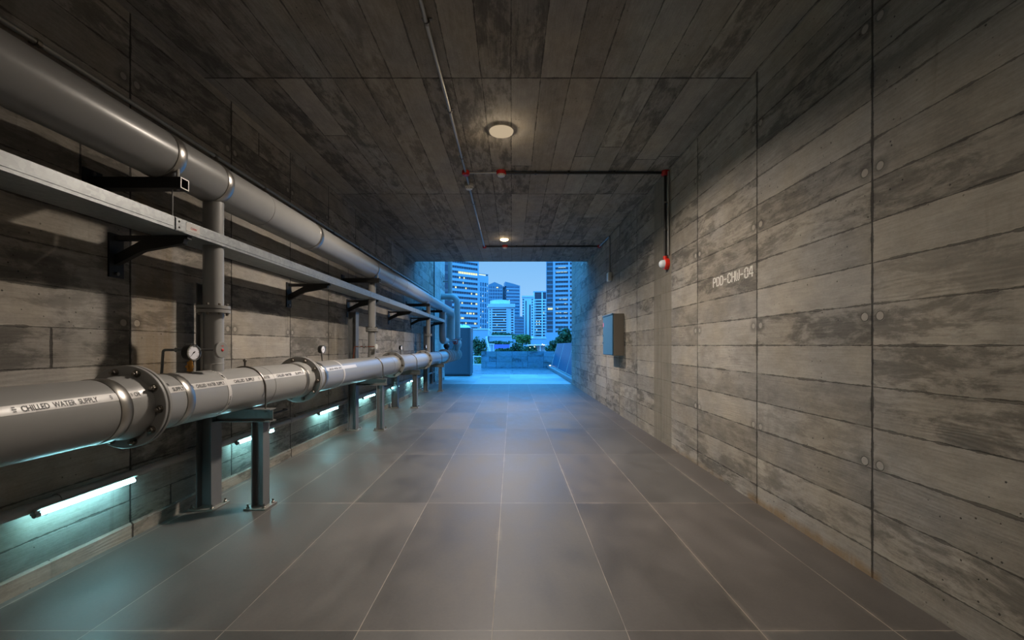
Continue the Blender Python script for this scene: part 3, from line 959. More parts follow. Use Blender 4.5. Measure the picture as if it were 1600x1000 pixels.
for y, a, b in zip(LY, ord_, where):
    lab = '%s glowing white tube light under the wall rail, %s' % (a, b)
    if l0:
        dup(l0, (0, y - LY[0], 0), lab)
        continue
    LX, LZ = -2.462, .402
    s = l0 = thing('tube_light', lab, 'tube light', (LX, y, LZ), 'tube lights under the wall rail')
    MB().tube([(LX, y + .02, LZ), (LX, y + .58, LZ)], .0098, 14).build('tube', M['tube_on'], s)
    hs = [(-.03, .030), (-.035, .012), (-.012, .018), (.004, .017), (.012, .03)]
    MB().prism(hs, (LX, y, LZ), (1, 0, 0), (0, 0, 1), (0, 1, 0), .6).build('housing', M['white'], s)
    for e in (y - .004, y + .578):
        MB().cyl((LX, e, LZ), (LX, e + .026, LZ), .0135, 14).box(LX - .02, LX + .006, e, e + .026, LZ, LZ + .022).build('end_cap', M['conduit'], s)
    MB().tube([(LX - .012, y + .05, LZ + .012)] + [(LX + .0155 * math.cos(q), y + .05, LZ + .0155 * math.sin(q)) for q in [PI * .9 + PI * 1.2 * k / 10 for k in range(11)]], .0022, 6).build('clip', M['black'], s)
# small black handles on the wall above the rail
hk = MB().tube(bend([(WL, 4.42, .57), (WL + .05, 4.42, .57), (WL + .05, 4.75, .57), (WL, 4.75, .57)], .02, 4), .011, 8).build('wall_hook', M['black'], at0=(WL, 4.58, .57))
tag(hk, 'black bent bar hook on the left wall above the lighting rail', 'hook')

# ================================================================== conduits on walls and ceiling
wc = thing('wall_conduit', 'thin grey conduit running along the left wall above the upper pipe', 'conduit', (WL, -3.9, 2.88))
MB().tube([(WL + .035, -3.9, 2.885), (WL + .035, 13.5, 2.885)], .0155, 12).build('tube', M['conduit'], wc)
for px in (58, 336, 413, 520, 560, 592, 611, 640, 668):
    y = 2.515 * F / (CX - px)
    MB().lathe((WL + .035, y - .012, 2.885), (0, 1, 0), [(0, .0155), (0, .0205), (.024, .0205), (.024, .0155)], 14).box(WL, WL + .02, y - .012, y + .012, 2.875, 2.895).box(WL + .03, WL + .058, y - .012, y + .012, 2.862, 2.868).build('clip', M['bolt'], wc)

CZc = CZ - .022
cc = thing('ceiling_conduit', 'grey conduit running along the ceiling left of the lamps towards the opening', 'conduit', (-.585, -3.9, CZ))
YJ, YK = 5.43, 9.5
MB().tube([(-.575, -3.9, CZc), (-.585, 3.9, CZc), (-.589, YJ, CZc), (-.612, YK, CZc)], .0155, 12).build('tube', M['conduit'], cc)
for y in (1.3, 2.9, 4.0, 5.0, 6.6, 8.1):
    xx = -.578 - (.03 * max(y - 3, 0) / 6)
    MB().lathe((xx, y - .012, CZc), (0, 1, 0), [(0, .0155), (0, .021), (.024, .021), (.024, .0155)], 14).box(xx - .035, xx + .035, y - .01, y + .01, CZ - .006, CZ).build('clip', M['bolt'], cc)


def jbox(c, w, h, lab, mat='red', d=(0, 0, -1)):
    c = Vector(c)
    s = thing('junction_box', lab, 'junction box', c)
    MB().lathe(c, d, [(0, .0001), (0, w), (h * .8, w), (h, w * .85), (h, .0001)], 20).build('body', M[mat], s)
    MB().lathe(c + Vector(d) * (h + .0004), d, [(0, .0001), (0, w * .7), (.006, w * .68), (.006, .0001)], 20).build('lid', M[mat], s)
    return s


jbox((-.589, YJ, CZ), .048, .05, 'red junction box where the ceiling conduits meet')
jbox((-.612, YK, CZ), .042, .05, 'small red junction box at the far end of the ceiling conduit')
jbox((1.95, YJ, CZ), .05, .055, 'dark red junction box in the corner of ceiling and right wall')
jbox((1.93, 9.45, CZ), .042, .05, 'small red junction box in the far corner of ceiling and right wall')

x1 = at(782, 270, YJ).x
c1 = thing('cross_conduit', 'black conduit crossing the ceiling between the red boxes', 'conduit', (0, YJ, CZ))
MB().tube([(-.54, YJ, CZc), (x1 - .03, YJ, CZc)], .011, 10).build('grey_length', M['conduit'], c1)['label'] = 'grey bare metal length'
MB().tube([(x1 + .05, YJ, CZc), (1.90, YJ, CZc)], .0165, 12).build('tube', M['black'], c1)
for x in (.3, .72, 1.3):
    MB().box(x - .012, x + .012, YJ - .02, YJ + .02, CZ - .04, CZ).build('clip', M['black'], c1)
c2 = thing('cross_conduit', 'far black conduit crossing the ceiling next to the opening', 'conduit', (0, YK - .05, CZ))
MB().tube([(-.57, YK - .02, CZc), (1.89, YK - .05, CZc)], .0165, 12).build('tube', M['black'], c2)
for x in (.1, .72, 1.3):
    MB().box(x - .012, x + .012, YK - .05, YK - .02, CZ - .04, CZ).build('clip', M['black'], c2)


def detector(x, y, lab, base='red', z=CZ - .02):
    s = thing('smoke_detector', lab, 'smoke detector', (x, y, CZ))
    MB().lathe((x, y, CZ), (0, 0, -1), [(0, .0001), (0, .062), (.038, .062), (.045, .055), (.045, .0001)], 28).build('base', M[base], s)
    MB().lathe((x, y, CZ - .0455), (0, 0, -1), [(0, .0001), (0, .052), (.012, .052), (.02, .044), (.024, .03), (.026, .0001)], 28).build('head', M['white'], s)
    m = MB()
    for k in range(12):
        a = 2 * PI * k / 12
        m.box(x + .050 * math.cos(a) - .004, x + .050 * math.cos(a) + .004, y + .050 * math.sin(a) - .004, y + .050 * math.sin(a) + .004, CZ - .062, CZ - .055)
    m.build('vent_slots', M['ink'], s)


detector(x1 + .01, YJ, 'white smoke detector on a red base on the crossing conduit')
detector(at(733, 289, 5.88).x, 5.88, 'white smoke detector on the ceiling conduit just past the red junction box', 'white')
detector(at(789, 386, 9.45).x, YK - .035, 'small far smoke detector on a red base beside the bright lamp')

# right wall drop with bell
dp = thing('drop_conduit', 'black conduit and thin grey tube dropping down the right wall to the red alarm', 'conduit', (WR, YJ, 2.4))
MB().tube([(WR - .035, YJ, CZ - .05), (WR - .035, YJ, 2.40)], .0175, 12).build('tube', M['black'], dp)
MB().tube([(WR - .02, YJ - .07, CZ - .03), (WR - .02, YJ - .07, 2.42)], .010, 10).build('grey_tube', M['conduit'], dp)['label'] = 'thin grey tube'
for z in (3.1, 2.75):
    MB().box(WR - .05, WR, YJ - .02, YJ + .02, z - .01, z + .01).build('clip', M['bolt'], dp)
bz = H + (540 - 412.5) * YJ / F
bell = thing('alarm_strobe', 'red wall alarm with clear dome at the foot of the black conduit', 'alarm', (WR, YJ, bz))
MB().lathe((WR, YJ, bz), (-1, 0, 0), [(0, .0001), (0, .072), (.03, .075), (.05, .068), (.05, .0001)], 28).cyl((WR - .035, YJ, bz + .06), (WR - .035, YJ, bz + .1), .026, 14).build('base', M['redbright'], bell)
MB().lathe((WR - .05, YJ, bz), (-1, 0, 0), [(0, .055), (.03, .052), (.05, .04), (.062, .02), (.065, .0001)], 24).build('dome', M['opal'], bell)

d2 = thing('drop_conduit', 'grey conduit running from the far red box down to a small white switch box', 'conduit', (WR, 8.55, 2.7))
MB().tube(bend([(1.93, 9.42, CZ - .03), (WR - .03, 8.55, CZ - .03), (WR - .03, 8.55, 2.72)], .05, 5), .0155, 10).build('tube', M['conduit'], d2)
sb = thing('switch_box', 'small white switch box on the right wall at the end of the grey conduit', 'switch box', (WR, 8.55, 2.57))
MB().box(WR - .07, WR, 8.47, 8.62, 2.57, 2.74).build('body', M['white'], sb, bevel=.008)
MB().box(WR - .078, WR - .0705, 8.485, 8.605, 2.585, 2.725).build('cover', M['white'], sb, bevel=.004)

# ================================================================== ceiling lamps
def lamp(x, y, R, lab, mat, power, name):
    s = thing('ceiling_lamp', lab, 'lamp', (x, y, CZ))
    MB().lathe((x, y, CZ), (0, 0, -1), [(0, .0001), (0, R * .9), (.014, R * .9), (.014, .0001)], 40).build('base', M['white'], s)
    MB().lathe((x, y, CZ - .0145), (0, 0, -1), [(0, .0001), (0, R), (.014, R * .96), (.026, R * .75), (.032, R * .35), (.034, .0001)], 40).build('diffuser', M[mat], s)
    li = bpy.data.lights.new(name, 'AREA')
    li.shape = 'DISK'
    li.size = R * 1.5
    li.energy = power
    li.color = (1.0, .87, .74)
    li.spread = math.radians(SPREAD if y < 8 else 138)
    lo = bpy.data.objects.new(name, li)
    COL.objects.link(lo)
    lo.location = (x, y, CZ - .055)
    pl_ = bpy.data.lights.new(name + '_dome', 'POINT')
    pl_.energy = HALO if y < 8 else 1.5
    pl_.color = (1.0, .80, .55)
    pl_.shadow_soft_size = .03
    po = bpy.data.objects.new(name + '_dome', pl_)
    COL.objects.link(po)
    po.location = (x, y, CZ - .068)
    return s


lamp(-.11, 4.39, .125, 'round ceiling lamp with a dim beige glow, just before the crossing conduit', 'lampdome', LAMP1, 'near_lamp_light')
lamp(-.06, -.08, .125, 'round ceiling lamp above the near end of the passage', 'lampdome', LAMP0, 'entry_lamp_light')
lamp(-.16, 8.86, .085, 'small bright warm ceiling lamp near the opening', 'lampdome_far', LAMP2, 'far_lamp_light')

# ================================================================== right wall box and writing
by0, by1, bx, bz0, bz1 = 7.56, 8.36, 1.78, 1.10, 1.85
eb = thing('electrical_box', 'taupe wall cabinet on the right wall, blue sky light painted on its door', 'electrical box', (WR, by0, bz0))
MB().box(bx + .022, WR, by0, by1, bz0, bz1).build('body', M['boxgrey'], eb, bevel=.006)
MB().box(bx, bx + .021, by0 + .012, by1 - .012, bz0 + .012, bz1 - .02).build('door', M['boxdoor'], eb, bevel=.006)
MB().box(bx - .012, bx + .022, by0 - .004, by1 + .004, bz1 - .018, bz1 + .004).build('rain_lip', M['boxdoor'], eb, bevel=.003)
for z in (1.33, 1.47):
    MB().cyl((bx, by1 - .05, z), (bx - .018, by1 - .05, z), .016, 14).build('lock', M['chrome'], eb)
MB().box(bx - .0012, bx + .001, by1 - .09, by1 - .02, 1.64, 1.72).build('warning_sticker', M['pinkmark'], eb)

# stencilled letters: strokes on a 4 x 7 grid with stencil gaps
G = {
    'P': [(0, 0, .8, 7), (1.1, 6.1, 3.2, 7), (1.1, 3, 3.2, 3.9), (3.2, 3.4, 4, 6.5)],
    'D': [(-.15, 0, .9, 7), (1.2, 6.1, 2.7, 7), (1.2, 0, 2.7, .9), (3.2, 1.5, 4.1, 5.5), (2.5, .25, 3.3, 1.2), (2.9, .7, 3.8, 1.8), (2.5, 5.8, 3.3, 6.75), (2.9, 5.2, 3.8, 6.3)],
    'C': [(0, .6, .8, 3.2), (0, 3.7, .8, 6.4), (.8, 6.1, 3.2, 7), (.8, 0, 3.2, .9), (3.2, .5, 4, 2.2), (3.2, 4.8, 4, 6.5)],
    'H': [(0, 0, .8, 7), (1.1, 3.1, 2.9, 3.9), (3.2, 0, 4, 7)],
    'W': [(-.1, .9, .55, 7), (3.75, .9, 4.4, 7), (1.85, .9, 2.45, 5.4), (.35, 0, 1.75, .75), (2.55, 0, 3.95, .75)],
    '0': [(0, .6, .8, 3.2), (0, 3.8, .8, 6.4), (3.2, .6, 4, 3.2), (3.2, 3.8, 4, 6.4), (.8, 6.1, 3.2, 7), (.8, 0, 3.2, .9)],
    '4': [(2.7, 0, 3.5, 3.0), (2.7, 3.3, 3.5, 7), (0, 1.8, 2.6, 2.6), (3.6, 1.8, 4.2, 2.6), (.1, 2.6, .9, 4.3), (.6, 4.0, 1.5, 5.6), (1.3, 5.3, 2.2, 6.9), (2.0, 6.2, 2.8, 7)],
    '-': [(.3, 3.1, 3.5, 3.9)],
}


def stencil(txt, y0, y1, z0, h, name, label):
    m = MB()
    n = len(txt)
    w = abs(y1 - y0) / n
    for i, ch in enumerate(txt):
        for (a, b, c, d) in G[ch]:
            if c - a < 1.0:
                a, c = a - .12, c + .14
            ya = y0 - (i + .06 + .86 * a / 4.2) * w
            yb = y0 - (i + .06 + .86 * c / 4.2) * w
            m.box(WR - .0015, WR + .001, min(ya, yb), max(ya, yb), z0 + h * b / 7, z0 + h * d / 7)
    return tag(m.build(name, M['stencil'], at0=(WR, (y0 + y1) / 2, z0)), label, 'sign lettering')


stencil('PDD-CHW-04', 4.215, 3.505, 1.851, .092, 'stencil_lettering', 'white stencilled PDD-CHW-04 on the right concrete wall')
zz = at(935, 500, 9.6).z
stencil('PDD', 9.85, 9.42, zz + .0, .10, 'stencil_lettering', 'small white stencilled mark on the right wall just beyond the wall cabinet')
# ================================================================== end of the pipe run, outside
va = thing('valve_assembly', 'cluster of flanged valve bodies at the far end of the lower pipe', 'valve', (PX, 13.4, PZ))
ys = FL[-1] + .03
MB().lathe((PX, ys + .002, PZ), (0, 1, 0), [(0, .0001), (0, FR), (.03, FR), (.03, .15), (.35, .15), (.5, .19), (.9, .19), (1.05, .15), (1.7, .15), (1.8, .18), (2.6, .18), (2.7, .13), (3.0, .13), (3.0, .0001)], 40).build('valve_body', M['pipe'], va)
for dy in (.42, .6, 1.0, 1.2, 1.75, 2.05, 2.55, 2.95):
    MB().lathe((PX, ys + dy, PZ), (0, 1, 0), [(0, .12), (0, .225), (.035, .225), (.035, .12)], 36).build('flange', M['pipe'], va)
hw = MB()
hc = Vector((-1.98, 14.9, 1.42))
ring = [hc + Vector((.085 * math.cos(a), 0, .085 * math.sin(a))) for a in [2 * PI * k / 20 for k in range(21)]]
hw.tube(ring, .014, 8, cap=False)
for k in range(3):
    a = 2 * PI * k / 3
    hw.tube([hc - Vector((.08 * math.cos(a), 0, .08 * math.sin(a))), hc + Vector((.08 * math.cos(a), 0, .08 * math.sin(a)))], .009, 6)
hw.cyl(hc + Vector((0, -.02, 0)), hc + Vector((0, .05, 0)), .022, 10)
hw.build('handwheel', M['redbright'], va)
MB().tube([hc, hc + Vector((-.05, .06, -.14)), (PX + .02, 15.0, PZ + .12)], .02, 10).build('spindle', M['bolt'], va)
ab = Vector((UX + .02, 13.75, 1.27))
MB().ball(ab, .10, 16, 10).cyl(ab + Vector((0, 0, -.2)), ab, .05, 16).build('air_vent', M['black'], va)
MB().lathe(ab + Vector((0, 0, .06)), (0, 0, 1), [(0, .085), (.02, .085), (.05, .05), (.06, .0001)], 20).build('air_vent_cap', M['white'], va)

# bent pipe that comes out of the wall and drops onto the valve
bp_ = thing('bent_pipe', 'grey pipe leaving the left wall high up and bending straight down to the valves', 'pipe', (-1.95, 15.2, 1.3))
zt = H + (540 - 463.5) * 15.2 / F
MB().tube(bend([(WL, 15.2, zt), (-1.95, 15.2, zt), (-1.95, 15.2, 1.56)], .24, 10), .108, 32).build('pipe_barrel', M['pipe'], bp_)
MB().lathe((-1.95, 15.2, 1.5), (0, 0, 1), [(0, .1), (0, .16), (.035, .16), (.035, .1)], 28).build('flange', M['flange'], bp_)
MB().lathe((-1.95, 15.2, 1.08), (0, 0, 1), [(0, .07), (.1, .1), (.2, .15), (.32, .15), (.42, .11)], 28).build('reducer', M['pipe'], bp_)
MB().lathe((-1.95, 15.2, 2.1), (0, 0, 1), [(0, .108), (.008, .113), (.016, .108)], 28).build('weld_seam', M['flange'], bp_)
vp = thing('vent_pipe', 'slim vertical pipe rising past the roof edge beside the pale concrete panel', 'pipe', (-2.26, 15.6, zt))
MB().tube([(-2.26, 15.6, zt - .12), (-2.26, 15.6, 6.4)], .08, 24).build('pipe_barrel', M['pipe'], vp)
MB().box(WL, -2.26, 15.58, 15.62, 3.6, 3.64).box(WL, -2.26, 15.58, 15.62, 5.4, 5.44).build('wall_clip', M['bolt'], vp)
upf = MB().lathe((UX, UE, 1.44), (0, 0, 1), [(0, .1), (0, .2), (.04, .2), (.04, .1)], 30).build('flange', M['flange'], up)

for px, yy, r, lab in ((662, 12.75, .03, 'thin vertical tube on the left wall beside the third riser'), (676.5, 13.3, .045, 'dark vertical tube on the left wall below the end of the tray')):
    x = WL + .05
    tag(MB().cyl((x, yy, .1), (x, yy, TZB - .03), r, 12).build('wall_tube', M['conduit' if r < .04 else 'post'], at0=(x, yy, .1)), lab, 'tube')

# cabinet with crumpled sheet
cx0, cx1, cy0, cy1, cz1 = -2.93, -1.735, 17.8, 18.96, 2.03
cb = thing('equipment_cabinet', 'tall slate blue equipment cabinet standing outside past the left wall', 'cabinet', (cx0, cy0, 0))
MB().box(cx0, cx1, cy0 + .02, cy1, .06, cz1).build('body', M['cab'], cb, bevel=.01)
MB().box(cx0 + .02, cx1 - .1, cy0, cy0 + .019, .1, cz1 - .04).build('door', M['cab'], cb, bevel=.006)
MB().box(cx0 + .03, cx1 - .03, cy0 + .05, cy1 - .03, 0, .06).build('plinth', M['black'], cb)
MB().box(cx1 + .0005, cx1 + .012, cy0 + .35, cy0 + .6, 1.5, 1.85).build('side_vent', M['facade_mid'], cb)
rs = random.Random(3)
m = MB()
nx, ny = 18, 10
vs = []
for j in range(ny + 1):
    for i in range(nx + 1):
        u, v = i / nx, j / ny
        e = min(u, 1 - u, v, 1 - v) * 4
        vs.append((-2.42 + .85 * u * .78 + rs.uniform(-.02, .02), cy0 + .12 + .8 * v + rs.uniform(-.02, .02), cz1 + .004 + min(1, e) * (.05 + .13 * abs(math.sin(u * 9 + v * 5)) * rs.uniform(.3, 1.0))))
fs = [(j * (nx + 1) + i, j * (nx + 1) + i + 1, (j + 1) * (nx + 1) + i + 1, (j + 1) * (nx + 1) + i) for j in range(ny) for i in range(nx)]
fs2 = []
n0 = len(vs)
vs += [(p[0], p[1], cz1 + .001) for p in vs]
m.add(vs, fs + [tuple(i + n0 for i in q)[::-1] for q in fs])
tag(m.build('plastic_sheet', M['sheet'], at0=(-2.1, cy0 + .5, cz1), sharp=20), 'crumpled white plastic sheet lying on top of the slate cabinet', 'plastic sheet')

# right kerb and leaning glass panels
kb = MB().box(2.0, 2.16, 14.2, 25.0, 0, .14).build('stone_kerb', M['kerb'], at0=(2.08, 14.2, 0), bevel=.01)
tag(kb, 'low dark stone kerb along the right side of the terrace', 'kerb')
gp = thing('glass_balustrade', 'row of dark blue leaning glass panels behind the stone kerb', 'balustrade', (2.25, 14.2, .14))
yq = [14.3, 17.5, 20.7, 23.9]
for a, b in zip(yq, yq[1:]):
    MB().prism([(2.22, .16), (2.245, .16), (2.56, 1.40), (2.535, 1.40)], (0, a + .012, 0), (1, 0, 0), (0, 0, 1), (0, 1, 0), b - a - .024).build('panel', M['panelglass'], gp)
for y in yq:
    MB().prism([(2.20, .16), (2.215, .16), (2.545, 1.40), (2.53, 1.40)], (0, y - .012, 0), (1, 0, 0), (0, 0, 1), (0, 1, 0), .024).build('mullion', M['white'], gp)
MB().box(2.18, 2.27, 14.25, 23.95, .0, .158).build('bottom_rail', M['conduit'], gp)
kl = thing('marker_light', 'small lit marker light at the far end of the stone kerb', 'light', (2.1, 23.6, .14))
MB().box(2.05, 2.15, 23.5, 23.7, .14, .17).build('housing', M['conduit'], kl)
MB().box(2.06, 2.14, 23.51, 23.69, .1705, .20).build('lens', M['lanternglow'], kl)

# white rail left of the parapet
rl = thing('guard_rail', 'white guard rail between the slate cabinet and the parapet', 'rail', (-2.4, 28.2, 0))
MB().box(-3.4, -1.85, 28.18, 28.26, .53, .6).build('top_rail', M['white'], rl)
MB().box(-3.4, -1.85, 28.16, 28.28, 0, .07).build('bottom_rail', M['white'], rl)
for x in (-3.3, -2.55, -1.9):
    MB().box(x, x + .04, 28.2, 28.24, .07, .53).build('rail_post', M['white'], rl)

# ================================================================== city ground and planting
GZ = -6.0
struct(MB().box(-400, 400, 28.6, 700, GZ - 1, GZ).build('ground', M['soil']))


def tree(px0, px1, py0, py1, Y, lab, n=900, mat='leaf', ls=.16, seed=1, palm=False, name='tree', group='trees beyond the parapet'):
    rr = random.Random(seed)
    a, b = at(px0, py1, Y), at(px1, py0, Y)
    c = (a + b) / 2
    rx, rz = (b.x - a.x) / 2, (b.z - a.z) / 2
    s = thing(name, lab, 'tree' if name == 'tree' else 'hedge', (c.x, Y, GZ), group)
    m = MB()
    # lobed crown: leaves gathered in clumps
    cl = [Vector((rr.uniform(-.75, .75) * rx, rr.uniform(-.8, .8) * rx * .8, rr.uniform(-.7, .75) * rz)) for _ in range(16)]
    cl = [p for p in cl if (p.x / rx) ** 2 + (p.z / rz) ** 2 < .85] + [Vector((0, 0, 0))]
    for i in range(n):
        k = cl[i % len(cl)]
        while True:
            q = Vector((rr.uniform(-1, 1), rr.uniform(-1, 1), rr.uniform(-1, 1)))
            if q.length < 1:
                break
        q = q.normalized() * (q.length ** .4)
        p = c + k + Vector((q.x * rx * .42, q.y * rx * .42, q.z * rz * .42))
        u = Vector((rr.gauss(0, 1), rr.gauss(0, 1), rr.gauss(0, .6))).normalized()
        w = u.cross(Vector((rr.gauss(0, 1), rr.gauss(0, 1), rr.gauss(0, 1)))).normalized()
        L = ls * rr.uniform(.7, 1.4)
        m.add([p - u * L, p + w * L * .45, p + u * L, p - w * L * .45], [(0, 1, 2, 3)])
    m.build('foliage', M[mat], s, sharp=180)
    t = MB().tube([(c.x, Y, GZ), (c.x + .05 * rx, Y, (GZ + c.z) / 2), (c.x, Y, c.z)], max(.06, rx * .09), 8)
    for k in cl[:5]:
        t.tube([(c.x, Y, c.z - rz * .8), c + k * .8], max(.03, rx * .04), 6)
    t.build('trunk', M['bark'], s)
    return s


tree(736, 759, 527, 562, 46, 'dark leafy tree behind the white guard rail, beside the slate cabinet', 1500, 'leaf', .13, 2)
tree(733, 757, 553, 590, 42, 'low green shrub seen through the white guard rail', 900, 'leaf2', .1, 9)
tree(774, 801, 544.5, 553, 62, 'dark bushy tree behind the parapet left of centre', 900, 'leaf', .17, 3)
tree(795, 816, 536, 552, 66, 'dark rounded tree right behind the middle of the parapet', 1000, 'leaf', .17, 4)
tree(812, 838, 540, 553, 61, 'low spreading tree behind the parapet below the two lit lanterns', 900, 'leaf', .16, 5)
tree(800, 832, 523, 538, 92, 'bright green tree crown farther back below the white twin tower', 1100, 'leaf2', .26, 6)
tree(869, 898, 514, 542, 52, 'tall feathery dark tree above the leaning glass panels', 1500, 'leaf', .17, 7)
tree(852, 874, 532, 553, 55, 'small dark tree at the right end of the parapet', 1100, 'leaf', .15, 8)
tree(764, 803, 520, 528, 135, 'long strip of hedge below the white curved block', 900, 'leaf', .38, 10, name='hedge', group='planting on the far terraces')
tree(762, 800, 533, 539, 88, 'thin dark hedge under the pale retaining wall', 700, 'leaf', .24, 11, name='hedge', group='planting on the far terraces')

# ================================================================== city
def wall_block(px0, px1, pyt, Y, depth, mat, name, lab, cat, zb=None, Yb=None):
    a, b = at(px0, pyt, Y), at(px1, pyt, Y)
    s = thing(name, lab, cat, ((a.x + b.x) / 2, Y, GZ))
    MB().box(a.x, b.x, Y, Y + depth, GZ, a.z).build('wall', M[mat], s)
    MB().box(a.x - .1, b.x + .1, Y - .15, Y + depth, a.z + .001, a.z + .25).build('coping', M['facade_white'], s)
    return s


wall_block(738, 762.5, 515, 105, 12, 'facade', 'podium_block', 'plain pale podium block behind the dark tree on the left', 'building')
wall_block(764, 799, 525.5, 106, 5, 'facade', 'retaining_wall', 'pale retaining wall below the hedge and the white curved block', 'wall')
wall_block(800, 853, 529, 112, 6, 'facade', 'retaining_wall', 'pale low wall behind the bright green tree', 'wall')
# blue lit canopy
a, b = at(772, 545, 74), at(796, 538, 74)
cn = thing('canopy', 'bright blue lit canopy behind the parapet', 'canopy', (a.x, 74, GZ))
MB().prism([(0, a.z), (0, b.z - .25), (1.2, b.z), (2.4, b.z - .25), (2.4, a.z)], (a.x, 74, 0), (0, 1, 0), (0, 0, 1), (1, 0, 0), b.x - a.x).build('fabric', M['bluecanopy'], cn)
for x in (a.x + .1, b.x - .1):
    MB().cyl((x, 75.2, GZ), (x, 75.2, a.z), .06, 8).build('pole', M['white'], cn)
# pale kiosk and leaning pylon
a, b = at(761.5, 552, 58), at(771, 537, 58)
ks = thing('kiosk', 'pale blue kiosk with white pillars left of the blue canopy', 'kiosk', (a.x, 58, GZ))
MB().box(a.x, b.x, 58.1, 60, GZ, b.z - .12).build('walls', M['facade'], ks)
MB().box(a.x - .06, b.x + .06, 57.9, 60.1, b.z - .12, b.z).build('roof', M['facade_white'], ks)
for q in (.0, .5, .95):
    x = a.x + (b.x - a.x) * q
    MB().box(x, x + .08, 57.95, 58.05, GZ, b.z - .12).build('pillar', M['facade_white'], ks)
a, b = at(764.5, 545, 57), at(759.5, 527.5, 57)
pl = MB().tube([(a.x + .35, 57, GZ), a, b], .11, 10).tube([b + Vector((-.06, 0, -.02)), b + Vector((.2, 0, .08))], .09, 8).build('leaning_mast', M['facade_white'], at0=(a.x, 57, GZ))
tag(pl, 'white leaning mast beside the pale blue kiosk', 'mast')
# white stall with lanterns
a, b = at(825, 549, 70), at(853, 537, 70)
sl = thing('market_stall', 'pale stall with lit lanterns behind the right half of the parapet', 'stall', (a.x, 70, GZ))
MB().box(a.x, b.x, 71, 72.5, GZ, b.z - .3).build('back_wall', M['facade'], sl)
MB().box(a.x - .1, b.x + .1, 69.6, 72.6, b.z - .3, b.z - .12).build('roof', M['facade_white'], sl)
for q in (0, .33, .66, .97):
    x = a.x + (b.x - a.x) * q
    MB().box(x, x + .1, 69.8, 69.9, GZ, b.z - .3).build('pillar', M['facade_white'], sl)
for i, (px, py, r) in enumerate(((828, 543, .14), (834.8, 541.8, .16), (847.5, 538, .07), (850, 539, .07))):
    p = at(px, py, 69.4)
    lt = thing('lantern', ['left of the two large lit lanterns above the parapet', 'right of the two large lit lanterns above the parapet', 'small left lantern at the right end of the stall', 'small right lantern at the right end of the stall'][i], 'lantern', p, 'lanterns of the stall')
    MB().ball(p, r, 14, 8).build('globe', M['lanternglow'], lt)
    MB().cyl(p + Vector((0, 0, r * .9)), (p.x, p.y, b.z - .31), .02, 6).build('cord', M['black'], lt)


class Tower:
    """office or flat tower set along a facade line P0-P1 in plan; parts are built in the facade frame"""

    def __init__(s, px0, Y0, px1, Y1, pytop, depth, name, lab, core, ztop=None, Yref=None):
        Yref = Yref or Y0
        s.p0 = Vector(((px0 - CX) * Y0 / F, Y0, 0))
        s.p1 = Vector(((px1 - CX) * Y1 / F, Y1, 0))
        s.ex = (s.p1 - s.p0).normalized()
        s.ey = Vector((-s.ex.y, s.ex.x, 0))
        s.W = (s.p1 - s.p0).length
        s.top = H + (HY - pytop) * Yref / F if ztop is None else ztop
        s.D = depth
        s.px0, s.Y0, s.px1, s.Y1 = px0, Y0, px1, Y1
        s.t = thing(name, lab, 'building', (s.p0 + s.p1) / 2 + Vector((0, 0, GZ)), 'towers of the skyline')
        s.slab('core', core, 0, 1, GZ, s.top, 0)

    def q(s, px):           # fraction along the facade of a picture column
        lo, hi = 0.0, 1.0
        for _ in range(40):
            m = (lo + hi) / 2
            p = s.p0.lerp(s.p1, m)
            if CX + p.x * F / p.y < px:
                lo = m
            else:
                hi = m
        return lo

    def z(s, py, Y=None):
        return H + (HY - py) * (Y or s.Y0) / F

    def mb(s, m, u0, u1, z0, z1, d, back=None):
        """box from fraction u0 to u1, proud of the facade by d"""
        back = s.D if back is None else back
        a = s.p0 + s.ex * (s.W * u0) - s.ey * d
        L = s.W * (u1 - u0)
        m.prism([(0, 0), (L, 0), (L, back + d), (0, back + d)], a + Vector((0, 0, z0)), s.ex, s.ey, (0, 0, 1), z1 - z0)
        return m

    def slab(s, name, mat, u0, u1, z0, z1, d, back=None):
        return s.mb(MB(), u0, u1, z0, z1, d, back).build(name, M[mat], s.t)

    def floors(s, u0, u1, zs, hh, mat, d=.5, name='spandrel', back=None):
        for z in zs:
            s.slab(name, mat, u0, u1, z, z + hh, d, back)

    def lit(s, u0, u1, z0, z1, mat='lit', d=.12, name='lit_window'):
        s.slab(name, mat, u0, u1, z0, z1, d, .05)


rw = random.Random(11)
# A: banded office tower, its facade running away to the right
A = Tower(700, 296, 747.5, 312, 300, 30, 'office_tower', 'tall banded office tower on the left with a brightly lit floor', 'glazing', ztop=95)
s0 = 8.05 * 296 / F
zs = [A.z(421.5) + s0 * k for k in range(-12, 13)]
A.floors(0, 1, zs, s0 * .52, 'facade', .5)
for k in range(13):
    A.slab('mullion', 'facade_mid', (k + .5) / 13 - .004, (k + .5) / 13 + .004, A.z(520), A.top, .15, .3)
A.slab('pier', 'facade', A.q(745.7), 1.0, GZ, A.top, .6, 3)
A.slab('podium', 'facade', 0, 1, GZ, A.z(519.5), .8)
zl = zs[11]
A.lit(A.q(716), A.q(746), zl + s0 * .55, zl + s0 * .97)
for (px, row, w) in ((717, 10, 2), (724, 10, 2), (723, 9, 1.5), (711, 8, 2), (727, 8, 2), (736, 7, 1.5), (743, 7, 3), (721, 5, 2), (736, 5, 1.5), (743, 5, 2.5), (729, 3, 2), (733, 3, 4), (739, 3, 2),
                     (720, 2, 5), (741, 1, 3), (727, 1, 2), (716, 4, 2)):
    z = zs[row]
    A.lit(A.q(px), A.q(px + w), z + s0 * .58, z + s0 * .92)
